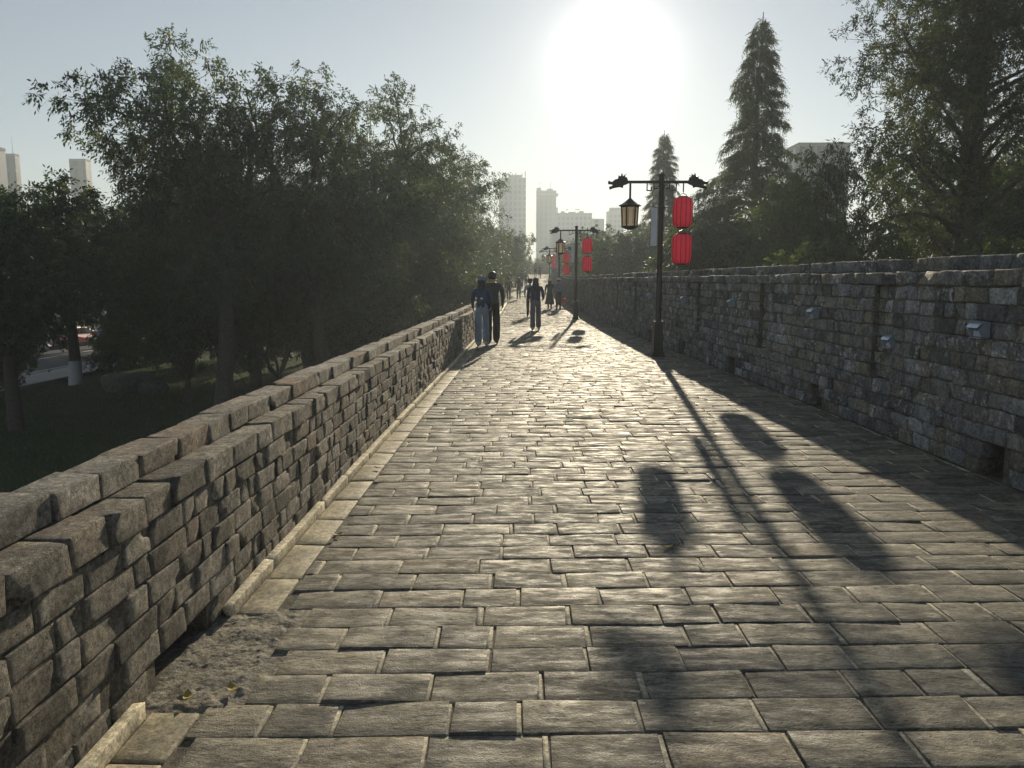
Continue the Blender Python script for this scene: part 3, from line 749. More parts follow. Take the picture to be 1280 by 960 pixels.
# ------------------------------------------------------------------ people
def cloth_mat(name, col, var=.18): return plain_mat(name, col, .85, 0, var, 9, .5, 45, .2)
M['skin'] = plain_mat('skin', (.48, .30, .21), .55, 0, .08)
M['hair'] = plain_mat('dark_hair', (.012, .010, .010), .45, 0, .3, 30)
M['shoe_w'] = plain_mat('white_shoe', (.6, .6, .6), .6); M['shoe_k'] = plain_mat('black_shoe', (.02, .02, .02), .5)
M['eye'] = plain_mat('dark_eye', (.02, .015, .012), .2)
def person(name, loc, rz, H, top, bottom, shoe, label, stride=.12, wide=(.075, .055), hair='short', arms=((0, 0), (0, 0)), bulk=1.0, skirt=False, group='people walking along the wall'):
    root = empty(name, loc, rz); tag(root, label, 'person', group); s = H/1.72
    V = []; E = []; R = []; Z = []
    def v(p, r, r2=None): V.append(Vector(p)*s); R.append((r*s, (r2 or r)*s)); return len(V)-1
    def e(a, b, z): E.append((a, b)); Z.append(z)
    pel = v((0, 0, .98), .150*bulk, .115*bulk); sp = v((0, .005, 1.13), .135*bulk, .105*bulk); ch = v((0, 0, 1.30), .165*bulk, .115*bulk); nb = v((0, -.005, 1.455), .085, .07)
    nk = v((0, .005, 1.515), .052); hd = v((0, .022, 1.60), .078, .09); cr = v((0, .012, 1.675), .066, .078)
    e(pel, sp, 'top'); e(sp, ch, 'top'); e(ch, nb, 'top'); e(nb, nk, 'skin'); e(nk, hd, 'skin'); e(hd, cr, 'skin')
    hands = []
    for i, sd in enumerate((-1, 1)):
        sw, bend = arms[i]
        sh = v((sd*.175*bulk, 0, 1.405), .062*bulk); up = v((sd*.215*bulk, sw*.10-.015, 1.27), .056*bulk); el = v((sd*.235*bulk, sw*.22-.02, 1.13), .047*bulk)
        fa = v((sd*.232*bulk, sw*.3+bend*.13, 1.01+bend*.04), .040); wr = v((sd*.225*bulk, sw*.36+bend*.25, .905+bend*.12), .029); pm = v((sd*.222*bulk, sw*.40+bend*.32, .84+bend*.16), .034, .020)
        e(ch, sh, 'top'); e(sh, up, 'top'); e(up, el, 'top'); e(el, fa, 'top'); e(fa, wr, 'top'); e(wr, pm, 'skin'); hands.append((V[wr], V[pm], sd))
        st = stride*sd
        hp = v((sd*.085, 0, .90), .098*bulk); th = v((sd*.092, st*.4, .72), .088*bulk); kn = v((sd*.095, st*1.0+.02, .50), wide[0]); ca = v((sd*.095, st*1.35-.01, .30), (wide[0]+wide[1])*.5)
        an = v((sd*.095, st*1.75-.02, .10), wide[1]); he = v((sd*.097, st*1.75-.03, .045), .042); to = v((sd*.115, st*1.75+.15, .032), .034, .026)
        e(pel, hp, 'bottom'); e(hp, th, 'bottom'); e(th, kn, 'bottom'); e(kn, ca, 'bottom'); e(ca, an, 'bottom'); e(an, he, 'shoe'); e(he, to, 'shoe')
    me = bpy.data.meshes.new('tmp'); me.from_pydata(V, E, []); me.update()
    o = bpy.data.objects.new('tmp', me); COL.objects.link(o)
    sk = o.modifiers.new('s', 'SKIN'); sk.use_smooth_shade = True
    for i, d in enumerate(me.skin_vertices[0].data): d.radius = R[i]; d.use_root = (i == 0)
    su = o.modifiers.new('u', 'SUBSURF'); su.levels = 1; su.render_levels = 1
    dg = bpy.context.evaluated_depsgraph_get(); dg.update(); bm_ = bpy.data.meshes.new_from_object(o.evaluated_get(dg))
    bpy.data.objects.remove(o); bpy.data.meshes.remove(me)
    co = np.array([x.co for x in bm_.vertices]); F = [tuple(p.vertices) for p in bm_.polygons]; bpy.data.meshes.remove(bm_)
    A = np.array([V[a] for a, b in E]); B = np.array([V[b] for a, b in E]); D = B-A; mid = np.array([co[list(f)].mean(0) for f in F])
    t = np.clip(((mid[:, None]-A)*D).sum(2)/(D*D).sum(1), 0, 1); near = np.linalg.norm(mid[:, None]-(A+t[..., None]*D), axis=2).argmin(1)
    mi = [('top', 'bottom', 'skin', 'shoe').index(Z[k]) for k in near]
    for q, m_ in enumerate(mid):
        if mi[q] == 0 and m_[2] < .93*s and abs(m_[0]) < .17*s: mi[q] = 1
    # cloth folds
    cen = co.copy(); amp = .010*s; co = co + wob(cen/s, 11, H*3)*amp*(cen[:, 2:3] < 1.42*s)
    co[:, 2] = np.maximum(co[:, 2], .002)
    VV = [co]; FF = list(F); nn = len(co); MI = list(mi)
    def addm(Va, Fa, k):
        nonlocal nn
        VV.append(np.asarray(Va, float)); FF.extend([tuple(int(i)+nn for i in f) for f in Fa]); MI.extend([k]*len(Fa)); nn += len(Va)
    for wr, pm, sd in hands:                                # five bent fingers of unequal length
        d = (pm-wr).normalized(); side = Vector((0, 1, 0)); side = (side-d*side.dot(d)).normalized(); cur = Vector((-sd, 0, 0))
        for q, (off, ln) in enumerate(((.026, .070), (.010, .080), (-.008, .075), (-.024, .058))):
            b0 = pm-d*.01*s+side*off*s; p1 = b0+d*ln*.5*s+cur*.006*s; p2 = b0+d*ln*.85*s+cur*.022*s; p3 = b0+d*ln*s+cur*.038*s
            addm(*tube_arr([b0, p1, p2, p3], [.0095*s, .009*s, .008*s, .006*s], 6), 2)
        b0 = wr+(pm-wr)*.5+side*.02*s; addm(*tube_arr([b0, b0+side*.025*s+d*.025*s, b0+side*.032*s+d*.055*s+cur*.01*s], [.012*s, .0105*s, .008*s], 6), 2)
    # nose and ears
    addm(*tube_arr([(0, .105*s, 1.625*s), (0, .122*s, 1.60*s), (0, .112*s, 1.588*s)], [.007*s, .013*s, .010*s], 6), 2)
    for sd in (-1, 1): addm(*tube_arr([(sd*.074*s, .02*s, 1.575*s), (sd*.086*s, .015*s, 1.60*s), (sd*.080*s, .015*s, 1.628*s)], [.008*s, .014*s, .010*s], 6), 2)
    me = np_mesh('body', np.concatenate(VV), FF, None, True, None, [top, bottom, M['skin'], shoe], MI); obj('body', me, root)
    for sd in (-1, 1): MB().lathe([(.001, -.009), (.008, -.005), (.010, 0), (.008, .005), (.001, .009)], (sd*.032*s, .100*s, 1.622*s), 8).build('eye', M['eye'], root)
    MB().tube([(-.025*s, .098*s, 1.562*s), (0, .106*s, 1.558*s), (.025*s, .098*s, 1.562*s)], [.003, .006, .003], 6).build('mouth', plain_lip, root)
    # hair
    if hair:
        h = MB(); n = 20; V2 = []; rows = []
        prof = [(0, 1.735), (.045, 1.727), (.078, 1.70), (.095, 1.66), (.098, 1.62), (.094, 1.585), (.080, 1.55)]
        if hair == 'long': prof = prof[:-1] + [(.104, 1.54), (.118, 1.46), (.125, 1.36), (.11, 1.27), (.06, 1.21)]
        for i, (r, z) in enumerate(prof):
            for k in range(n):
                a = 2*math.pi*k/n; sx, sy = math.cos(a), math.sin(a)
                front = max(0, sy); rr_ = r*(1+.05*math.sin(a*5+i))
                y_ = rr_*sy*1.12; zz = z
                if z < 1.69 and front > 0: y_ = min(y_, (.06 if z > 1.64 else .0)); 
                if hair == 'long' and z < 1.5: y_ = -.055+rr_*sy*.45
                V2.append((rr_*sx*s, (y_+.012)*s, zz*s))
        F2 = [(i*n+k, i*n+(k+1) % n, (i+1)*n+(k+1) % n, (i+1)*n+k) for i in range(len(prof)-1) for k in range(n)]
        F2.append(tuple((len(prof)-1)*n+k for k in range(n)))
        h.add(V2, F2).build('hair', M['hair'], root, smooth=True)
    if skirt:
        h = MB(); n = 24; V2 = []; prof = [(.135, 1.02), (.17, .92), (.21, .7), (.25, .45), (.27, .30), (.262, .298)]
        for r, z in prof:
            for k in range(n):
                a = 2*math.pi*k/n; q = r*(1+.05*math.sin(a*7)); V2.append((q*math.cos(a)*s, q*math.sin(a)*.85*s, z*s))
        h.add(V2, [(i*n+k, i*n+(k+1) % n, (i+1)*n+(k+1) % n, (i+1)*n+k) for i in range(len(prof)-1) for k in range(n)]).build('skirt', bottom, root, smooth=True)
    return root, s
plain_lip = plain_mat('lip', (.35, .14, .12), .5)
def hat(root, s, mat, kind='cap'):
    if kind == 'cap':
        h = MB().lathe([(.106*s, 1.645*s), (.108*s, 1.68*s), (.095*s, 1.725*s), (.06*s, 1.752*s), (.012*s, 1.76*s)], (0, .012*s, 0), 20)
        h.box((0, .15*s, 1.655*s), (.15*s, .12*s, .012*s)); h.build('cap', mat, root, smooth=True)
    else:
        MB().lathe([(.20*s, 1.655*s), (.205*s, 1.662*s), (.12*s, 1.69*s), (.10*s, 1.74*s), (.07*s, 1.775*s), (.01*s, 1.78*s)], (0, .012*s, 0), 24).build('sun_hat', mat, root, smooth=True)
def backpack(loc, rz, w, h, d, mat, label, trim):
    root = empty('backpack', loc, rz); tag(root, label, 'backpack')
    P, F = block((w, d, h), (5, 4, 6), min(w, d)*.32, 0, .006, 9, 2.0); me = np_mesh('pack_body', P, F, mat, True); obj('pack_body', me, root)
    P, F = block((w*.7, d*.4, h*.4), (4, 3, 4), d*.15, 0, .004, 9, 4.0); obj('front_pocket', np_mesh('front_pocket', P, F, mat, True), root, (0, -d*.55, -h*.2))
    MB().box((0, -d*.78, -h*.12), (.05, .006, .04)).build('badge', trim, root)
    for sd in (-1, 1):
        MB().tube([(sd*w*.32, d*.4, h*.45), (sd*w*.36, d*.4+.06, h*.62), (sd*w*.38, d*.4+.16, h*.55), (sd*w*.38, d*.4+.19, h*.2)], [.014]*4, 6).build('strap', mat, root)
    return root
navy = cloth_mat('navy_jacket', (.055, .08, .15)); denim = cloth_mat('pale_blue_denim', (.25, .32, .41)); olive = cloth_mat('dark_olive_shirt', (.07, .08, .08))
black = cloth_mat('black_cloth', (.035, .035, .04)); plum = cloth_mat('dark_plum_jacket', (.06, .055, .095)); slate = cloth_mat('slate_trousers', (.16, .15, .18))
capm = cloth_mat('dusty_blue_cap', (.16, .22, .34)); greyc = cloth_mat('grey_cloth', (.22, .25, .29)); cream = cloth_mat('cream_hat', (.62, .58, .50)); sky_b = cloth_mat('light_blue_top', (.25, .33, .50))
redm = plain_mat('red_plastic_bag', (.62, .035, .03), .4, 0, .1, trans=.3); dk_green = cloth_mat('dark_green_coat', (.03, .045, .04)); rust = cloth_mat('rust_red_coat', (.22, .05, .035))
def P_(x, y): return (x, y, float(RISE(y)))
p, s = person('person', P_(-.88, 18.45), .05, 1.66, navy, denim, M['shoe_w'], 'walker in navy jacket, wide pale jeans and blue cap beside the left parapet', .10, (.098, .105), 'long', ((.1, .5), (.1, .6)), 1.02)
hat(p, s, capm)
backpack((-.88, 18.27, 1.20), .05, .24, .30, .12, navy, 'small dark backpack on the walker in the blue cap', M['panel'])
p, s = person('person', P_(-.65, 19.0), .02, 1.80, olive, black, M['shoe_k'], 'taller walker in dark shirt and loose black trousers beside the blue cap', .10, (.098, .09), 'short', ((.05, .1), (.0, .1)), 1.06)
p, s = person('person', P_(.55, 24.4), -.03, 1.66, plum, slate, M['shoe_w'], 'walker with long dark hair and grey trousers alone in the middle of the path', .07, (.09, .095), 'long', ((.1, 1.0), (.1, 1.0)), 1.08)
p, s = person('person', P_(.50, 33.5), .0, 1.62, sky_b, black, M['shoe_k'], 'walker in light blue top half hidden beyond the long-haired walker', .12, (.075, .06), 'short', ((.2, .2), (-.2, .2)))
hat(p, s, black, 'sun')
p, s = person('person', P_(2.12, 40.5), -.04, 1.66, greyc, black, M['shoe_k'], 'walker in cream sun hat and grey backpack by the right parapet', .10, (.07, .055), 'short', ((0, .2), (0, .1)))
hat(p, s, cream, 'sun')
backpack((2.12, 40.32, 1.22), -.04, .36, .46, .18, greyc, 'large grey backpack on the walker with the cream hat', M['steel_dark'])
bag = empty('carrier_bag', (2.43, 40.5, .50)); tag(bag, 'red plastic carrier bag held low by the walker in the cream hat', 'bag')
P, F = block((.20, .12, .26), (5, 4, 5), .05, .01, .012, 11, 1.0); P[:, 0] *= 1-.25*(P[:, 2]/.13).clip(0, 1); obj('bag_body', np_mesh('bag_body', P, F, redm, True), bag)
for sy in (-1, 1): MB().tube([(-.05, sy*.03, .11), (-.045, sy*.025, .24), (0, sy*.005, .35), (.045, sy*.025, .24), (.05, sy*.03, .11)], [.006]*5, 5).build('handle', redm, bag)
p, s = person('person', P_(1.72, 42.0), .02, 1.62, black, black, M['shoe_k'], 'walker in wide dark coat left of the grey backpack', .10, (.07, .055), 'long', ((0, .3), (0, .2)), 1.1, True)
hat(p, s, cream, 'sun')
p, s = person('person', P_(-.72, 56.5), .05, 1.70, dk_green, black, M['shoe_k'], 'walker in dark green coat close to the far left parapet', .16, (.065, .05), 'short', ((.2, .1), (-.2, .1)))
p, s = person('person', P_(.02, 58.0), -.05, 1.66, navy, black, M['shoe_k'], 'walker in dark blue coat beside the dark green coat', .12, (.06, .05), 'long', ((-.1, .3), (.1, .3)), 1.05)
p, s = person('person', P_(.72, 74.0), 0, 1.70, black, black, M['shoe_k'], 'distant dark walker at the centre of the path', .14, (.065, .05), 'short')
p, s = person('person', P_(.35, 78.0), 0, 1.66, navy, black, M['shoe_k'], 'distant walker in navy left of the distant dark walker', .12, (.065, .05), 'short')
p, s = person('person', P_(2.55, 92.0), 0, 1.66, rust, black, M['shoe_k'], 'farthest walker in rust red coat near the end of the path', .12, (.065, .05), 'short')
p, s = person('person', P_(2.1, 95.0), 0, 1.70, greyc, black, M['shoe_k'], 'farthest walker in pale grey beside the rust red coat', .12, (.065, .05), 'short')

# fallen leaves
M['dry_leaf'] = plain_mat('dry_yellow_leaf', (.42, .32, .08), .7, 0, .25, 30)
for i, (x, y, lab) in enumerate(((-1.27, 2.72, 'curled yellow leaf at the broken end of the kerb'), (-1.12, 2.78, 'flat yellow leaf on the crumbled concrete patch'), (-1.14, 4.6, 'dry leaf lying on the gutter slabs'),
        (.9, 4.4, 'dry leaf lying in the middle of the near paving'), (-1.2, 6.3, 'small dry leaf on the gutter further along'))):
    R9 = np.random.default_rng(60+i); t = np.linspace(-1, 1, 7); V = []
    for k, a in enumerate(t):
        w = .016*(1-a*a)**.7+.001; z = .006+.010*a*a
        V += [(a*.035, -w, z+.004), (a*.035, 0, z), (a*.035, w, z+.004)]
    F = [(3*k+j, 3*k+3+j, 3*k+4+j, 3*k+1+j) for k in range(6) for j in (0, 1)]
    o = obj('fallen_leaf', np_mesh('fallen_leaf', np.array(V), np.array(F), M['dry_leaf'], True), None, (x, y, .006), R9.random()*6); tag(o, lab, 'leaf', 'fallen leaves')

# ------------------------------------------------------------------ trees
def unit(v): return v/(np.linalg.norm(v, axis=-1, keepdims=True)+1e-9)
def leaf_quads(P, D, L, K, ll, lw, R, droop=.35, spread=.9, tone=None):
    """compound leaves: base points P (n,3), rachis directions D, length L (n,), K leaflets each"""
    n = len(P); D = unit(D); S = unit(np.cross(D, unit(R.normal(size=(n, 3)))))
    V = np.zeros((n, K, 4, 3)); tones = np.zeros((n, K))
    for k in range(K):
        t = (k//2+1)/((K+1)//2) if k < K-1 else 1.05
        sg = (1 if k % 2 else -1) if k < K-1 else 0
        base = P + D*(L*t)[:, None] + np.array([0, 0, -1])*(L*t*t*droop*.6)[:, None]
        d = unit(D*(.55 if sg else 1) + S*sg*spread + np.array([0, 0, -droop]) + R.normal(0, .22, (n, 3)))
        w = unit(np.cross(d, unit(np.array([0, 0, 1.0])+R.normal(0, .55, (n, 3)))))
        l = ll*R.uniform(.7, 1.25, (n, 1)); b = lw*R.uniform(.75, 1.2, (n, 1))
        V[:, k, 0] = base; V[:, k, 1] = base+d*l*.45+w*b*.5; V[:, k, 2] = base+d*l; V[:, k, 3] = base+d*l*.45-w*b*.5
        tones[:, k] = (tone if tone is not None else 0)+R.normal(0, .10, n)
    return V.reshape(-1, 3), np.repeat(np.clip(tones.reshape(-1), 0, 1), 4)
def crown_obj(parts, mat, parent):
    V = np.concatenate([p[0] for p in parts]); T = np.concatenate([p[1] for p in parts]); F = np.arange(len(V)).reshape(-1, 4)
    return obj('crown', np_mesh('crown', V, F, mat, False, np.stack([T, T, T], 1)), parent)
def curved(a, b, R, bow=.12, n=6, sag=0.0):
    a, b = np.asarray(a, float), np.asarray(b, float); t = np.linspace(0, 1, n)[:, None]; L = np.linalg.norm(b-a)
    k = R.normal(0, bow*L, 3); k2 = R.normal(0, bow*L*.4, 3)
    return a+(b-a)*t + k*np.sin(t*math.pi) + k2*np.sin(t*2*math.pi) + np.array([0, 0, sag*L])*np.sin(t*math.pi)
def broadleaf(seed, H, cr, zb, lobes, tufts, leaves, K, ll, lw, rach, mat, trunk_r=.24, fork=.3, lean=0.0, droop=.5, bark='bark', pods=.07, leader=False, wash=0.0):
    nm = 'dawn_redwood' if leader else 'broadleaf_tree'
    R = np.random.default_rng(seed); root = empty(nm)
    tb = MB(); fz = max(zb*1.05, H*fork); top = np.array([lean, R.normal(0, .3), fz])
    tp = curved((0, 0, -.3), top, R, .02, 7); tb.tube(tp, np.linspace(trunk_r*1.25, trunk_r*.8, 7), 10)
    if leader: lp = curved(top, (top[0]*1.3, top[1], H*.96), R, .008, 14); tb.tube(lp, np.linspace(trunk_r*.8, .03, 14), 9)
    # lobes of the crown
    C = []; zc = (H+zb)/2; hh = (H-zb)/2
    while len(C) < lobes:
        d = unit(R.normal(size=3)); u = R.random()**.45; q = np.array([d[0]*cr*u*.80, d[1]*cr*u*.80, zc+d[2]*hh*u*.82])
        f = (q[2]-zb)/(H-zb); wmax = cr*(.55+.75*math.sin(math.pi*min(1, f*.8+.18)))*.82
        if math.hypot(q[0], q[1]) > wmax: continue
        if all(np.linalg.norm((q-c)/np.array([1, 1, .8])) > cr*.26 for c in C) or R.random() < .08: C.append(q)
    parts = []; br = MB()
    mains = [curved(top, top+np.array([math.cos(a)*cr*.32, math.sin(a)*cr*.32, (H-fz)*R.uniform(.35, .55)]), R, .06, 6) for a in np.arange(5)*1.2566+R.random()]
    for mp in ([] if leader else mains): br.tube(mp, np.linspace(trunk_r*.55, trunk_r*.26, 6), 7)
    for c in C:
        cand = [m_[k] for m_ in mains for k in (1, 3, 5)]+[tp[-1]]
        if leader: zz_ = max(1.5, c[2]-math.hypot(c[0], c[1])*R.uniform(.6, 1.0)); al = np.concatenate([tp, lp]); cand = [np.array([np.interp(zz_, al[:, 2], al[:, 0]), np.interp(zz_, al[:, 2], al[:, 1]), zz_])]
        j = min(cand, key=lambda q: np.linalg.norm(q-c)+.5*max(0, q[2]-c[2])); pts = curved(j, c, R, .08, 6, .05)
        br.tube(pts, np.linspace(trunk_r*.24, .018, 6), 6)
        rl = cr*R.uniform(.24, .42); m_ = int(tufts*R.uniform(.75, 1.25)*(rl/(cr*.33))**2)
        d = unit(R.normal(size=(m_, 3))); u = R.random((m_, 1))**.5; tq = c + d*u*rl*np.array([1.15, 1.15, .78])
        tt = np.clip(R.normal(.42, .16)+R.normal(0, .10, m_), 0, .85)
        for q in tq[::4]: br.tube(curved(pts[-2], q, R, .08, 4), [.016, .012, .008, .004], 4, False)
        nl = leaves; base = np.repeat(tq, nl, 0); out = unit(base-c+R.normal(0, .25, base.shape))
        D = unit(out*.6+R.normal(0, .65, base.shape)+np.array([0, 0, .25-droop])); base = base+R.normal(0, .06, base.shape)
        tn = np.repeat(tt, nl); pd = R.random(len(tn)) < pods*R.random(); tn = np.where(pd, R.uniform(.86, 1.0, len(tn)), tn)
        parts.append(leaf_quads(base, D, rach*R.uniform(.7, 1.25, len(base)), K, ll, lw, R, droop, .9, tn))
    tb.add(np.concatenate(br.V), br.F); tb.build('trunk', M[bark], root, smooth=True)
    if wash:
        k = [i for i in range(7) if tp[i][2] <= wash+1.2]
        z = np.linspace(-.25, wash, 5); c = np.stack([np.interp(z, tp[:, 2], tp[:, 0]), np.interp(z, tp[:, 2], tp[:, 1]), z], 1)
        w = MB().tube(c, np.interp(z, tp[:, 2], np.linspace(trunk_r*1.25, trunk_r*.8, 7))+.012, 10).build('whitewash_band', M['white_wash'], root, smooth=True)
    crown_obj(parts, mat, root)
    return root
def redwood(seed, H, rad, zb, nb, sprays, K, ll, lw, mat, trunk_r=.3, apex=.9, asc=.35, droop=.35, density=1.0):
    R = np.random.default_rng(seed); root = empty('dawn_redwood'); tb = MB(); br = MB(); parts = []
    zt = np.linspace(-.3, H, 12); tp = np.stack([.06*np.sin(zt*.5+seed), .06*np.cos(zt*.4), zt], 1)
    tb.tube(tp, trunk_r*np.clip((1-(zt/H))**.8, .03, 1)+.01, 10)
    for b in range(nb):
        f = (b+R.random())/nb; f = f**.9; z = zb+(H*.985-zb)*f; a = b*2.399+R.normal(0, .3)
        prof = (1-f)**apex*(.75+.25*math.sin(f*9+seed)) + .02; L = rad*prof*R.uniform(.72, 1.18)
        if L < .12: L = .12
        n = 7; t = np.linspace(0, 1, n); rr_ = L*t; zz = z + L*asc*t - L*droop*t**2.6
        sw = R.normal(0, .06)*L*np.sin(t*3); pts = np.stack([math.cos(a)*rr_-math.sin(a)*sw, math.sin(a)*rr_+math.cos(a)*sw, zz], 1)
        r0 = min(.075, .012+L*.012)*(trunk_r/.3)**.5
        br.tube(pts, np.linspace(r0, .005, n), 5, False)
        m_ = max(5, int(sprays*L*density)); u = R.uniform(.12, 1.0, m_)**.75
        B = np.stack([np.interp(u, t, pts[:, k]) for k in range(3)], 1); side = np.array([-math.sin(a), math.cos(a), 0]); fw = np.array([math.cos(a), math.sin(a), 0])
        sd = R.choice([-1, 1], m_)[:, None]*R.uniform(.2, 1, (m_, 1)); wid = L*.26*(1-.5*u[:, None])*R.random((m_, 1))
        B2 = B + side*sd*wid + np.array([0, 0, 1])*(-R.random((m_, 1))*.10*L*.6) + fw*wid*.3
        D = side*sd*.8+fw*.5+np.array([0, 0, -.55])+R.normal(0, .35, (m_, 3))
        tn = np.clip(R.normal(.42, .12)+R.normal(0, .12, m_), 0, 1)
        parts.append(leaf_quads(B2, D, R.uniform(.22, .42, m_)*(ll/.16), K, ll, lw, R, .55, .55, tn))
    tb.add(np.concatenate(br.V), br.F); tb.build('trunk', M['bark'], root, smooth=True); crown_obj(parts, mat, root)
    return root
def place(o, x, y, s, rz, label, group, z=GZ, sz=None):
    o.location = (x, y, z); o.scale = (s, s, sz or s); o.rotation_euler = (0, 0, rz); tag(o, label, 'tree', group); return o

A1 = broadleaf(11, 13.2, 4.0, 3.0, 34, 36, 6, 9, .14, .052, .33, M['leaf_a'], .24, .42, .3)
A2 = broadleaf(23, 13.2, 4.4, 2.8, 38, 34, 6, 9, .14, .052, .33, M['leaf_a'], .26, .34, -.3)
B1 = broadleaf(37, 9.6, 3.8, 1.7, 32, 42, 6, 7, .16, .075, .26, M['leaf_a'], .22, .26, .1, .4, pods=.05)
C1 = broadleaf(51, 6.8, 3.2, .5, 26, 42, 6, 7, .15, .07, .20, M['leaf_b'], .13, .14, .1, .45, pods=.05)
W1 = broadleaf(77, 9.0, 3.6, 2.9, 26, 36, 6, 7, .16, .07, .28, M['leaf_a'], .25, .36, .0, .4, pods=.05, wash=1.15)
D1 = redwood(5, 18.2, 6.4, 2.2, 200, 46, 9, .17, .036, M['leaf_c'], .24, .95, .34, .42, 1.0)
E1 = broadleaf(9, 24.0, 4.5, 2.2, 84, 36, 6, 9, .14, .040, .28, M['leaf_c'], .46, .30, .1, .25, pods=.10, leader=True)
G1 = broadleaf(91, 9.6, 3.0, 1.5, 20, 26, 6, 9, .17, .045, .34, M['leaf_b'], .16, .3, .2, .8, pods=.02)
gl, gr = 'trees in the park below the left parapet', 'trees behind the right parapet'
def put(proto, used=set(), **k):
    if id(proto) in used: return copy_tree(proto)
    used.add(id(proto)); return proto
L_ = [
 (A1, -10.4, 26.0, 1.08, .4, 'tallest spreading tree with forked trunk rising above the left park'),
 (B1, -16.9, 25.0, .98, 1.0, 'lower dark tree at the far left, beside the tallest forked tree'),
 (A2, -7.9, 30.5, 1.0, 2.0, 'dense tree with brown seed clusters just right of the tallest forked tree'),
 (A1, -6.9, 40.0, 1.2, 3.1, 'tree with feathery top midway down the left row'),
 (A2, -6.0, 53.0, 1.15, 4.4, 'tree leaning over the parapet in front of the spiky tower'),
 (A1, -6.3, 66.0, 1.2, 1.3, 'feathery tree nearest the spiky tower, last tall one of the left row'),
 (W1, -21.2, 35.8, 1.0, .0, 'tree with a white limewashed trunk base beside the park road'),
 (B1, -17.0, 39.0, 1.15, 2.2, 'shadowy tree behind the boulder in the left park'),
 (B1, -12.6, 36.0, 1.12, 5.2, 'shadowy tree filling the gap under the tallest forked tree'),
 (A2, -12.4, 48.0, .95, 1.1, 'tree behind the dense brown-seeded tree in the second row'),
 (B1, -9.2, 46.0, 1.1, 3.9, 'low dark tree in the second row behind the feathery tree'),
 (B1, -22.5, 52.0, 1.2, .7, 'tree across the park road at the far left'),
 (B1, -29.5, 62.0, 1.2, 2.7, 'distant tree behind the parked cars at the far left'),
 (A1, -15.5, 66.0, 1.0, 5.8, 'distant tree deep in the left park'),
 (C1, -5.6, 44.0, 1.15, .6, 'yellow-green bushy tree against the outside of the left parapet'),
 (B1, -4.9, 66.0, 1.06, 4.9, 'rounded tree overhanging the far left parapet'),
 (C1, -4.2, 78.0, 1.5, 2.9, 'pale green bushy tree beyond the rounded overhanging tree'),
 (B1, -3.8, 92.0, 1.35, 1.9, 'distant tree above the far left parapet'),
 (B1, -2.4, 112.0, 1.38, 3.6, 'small distant tree at the left of the far path end'),
 (B1, 3.5, 152.0, 1.12, .4, 'farthest tree closing the end of the path'),
 (B1, -5.0, 140.0, 1.3, 5.4, 'farthest tree left of the end of the path'),
 (C1, -8.6, 36.5, 1.0, 3.3, 'dark low bush under the dense brown-seeded tree'),
 (C1, -21.0, 30.3, .55, 4.0, 'small round shrub on the lawn at the far left edge'),
 (B1, -36.0, 72.0, 1.3, 1.4, 'distant tree behind the low hedge across the road'),
]
for p_, x, y, s_, rz, lab in L_: place(put(p_), x, y, s_, rz, lab, gl)
R_ = [
 (E1, 14.7, 26.0, 1.0, .5, 'huge redwood with thick trunk at the right, running out of the top of the picture'),
 (D1, 12.1, 40.0, 1.0, .0, 'tall pointed redwood standing alone against the sky'),
 (D1, 13.0, 70.0, 1.0, 2.0, 'smaller pointed redwood behind the near lamp post'),
 (B1, 9.4, 38.0, .95, 1.5, 'dark rounded tree behind the red lanterns'),
 (B1, 12.6, 34.0, .82, 3.0, 'dark rounded tree at the foot of the tall pointed redwood'),
 (B1, 15.8, 47.0, .95, 4.5, 'rounded tree behind the tall pointed redwood'),
 (B1, 8.4, 62.0, 1.08, .8, 'hazy tree behind the roofed lantern of the near lamp post'),
 (B1, 8.6, 82.0, 1.15, 2.4, 'hazy distant tree right of the second lamp post'),
 (B1, 8.9, 104.0, 1.2, 5.0, 'farthest hazy tree behind the second lamp post'),
 (C1, 9.0, 23.0, .93, 1.0, 'yellow-green drooping bush rising over the right parapet'),
 (C1, 12.4, 20.5, .90, 2.6, 'leafy bush below the huge redwood trunk'),
 (C1, 16.2, 21.0, .95, 4.2, 'leafy bush at the right edge below the huge redwood'),
 (B1, 20.0, 34.0, 1.25, .2, 'dense tree behind the huge redwood'),
 (A2, 24.5, 33.0, 1.15, 2.9, 'tall leafy tree at the right edge behind the huge redwood'),
 (C1, 20.5, 25.0, 1.1, 3.7, 'dark bush at the far right edge'),
 (G1, 11.2, 28.0, 1.06, 3.3, 'drooping pale green tree in front of the pale building between the redwoods'),
 (B1, 14.6, 58.0, 1.0, 3.3, 'hazy tree between the two pointed redwoods'),
]
for p_, x, y, s_, rz, lab in R_: place(put(p_), x, y, s_, rz, lab, gr)
F_ = [(-13.5, 30.5, 1.05, .3, 'dark low shrub beneath the tallest forked tree'), (-10.2, 31.5, .95, 2.1, 'dark low shrub right of the tallest forked trunk'), (-7.0, 34.5, .95, 4.2, 'dark low shrub below the left parapet, left of the yellow-green bush'),
 (-19.5, 43.0, 1.25, 1.2, 'dark shrub behind the white-based trunk'), (-15.0, 42.5, 1.2, 5.0, 'dark shrub behind the upright rocks'), (-6.2, 52.0, 1.2, 3.0, 'dark shrub below the tree leaning over the parapet'), (-5.0, 60.0, 1.2, 0.2, 'dark shrub below the rounded overhanging tree'),
 (-21.8, 41.0, .5, 1.7, 'low round shrub just right of the white-based trunk'), (-24.0, 57.0, 1.3, 2.5, 'dark shrub across the footpath from the pearl white car')]
for x, y, s_, rz, lab in F_: place(put(C1), x, y, s_, rz, lab, gl)
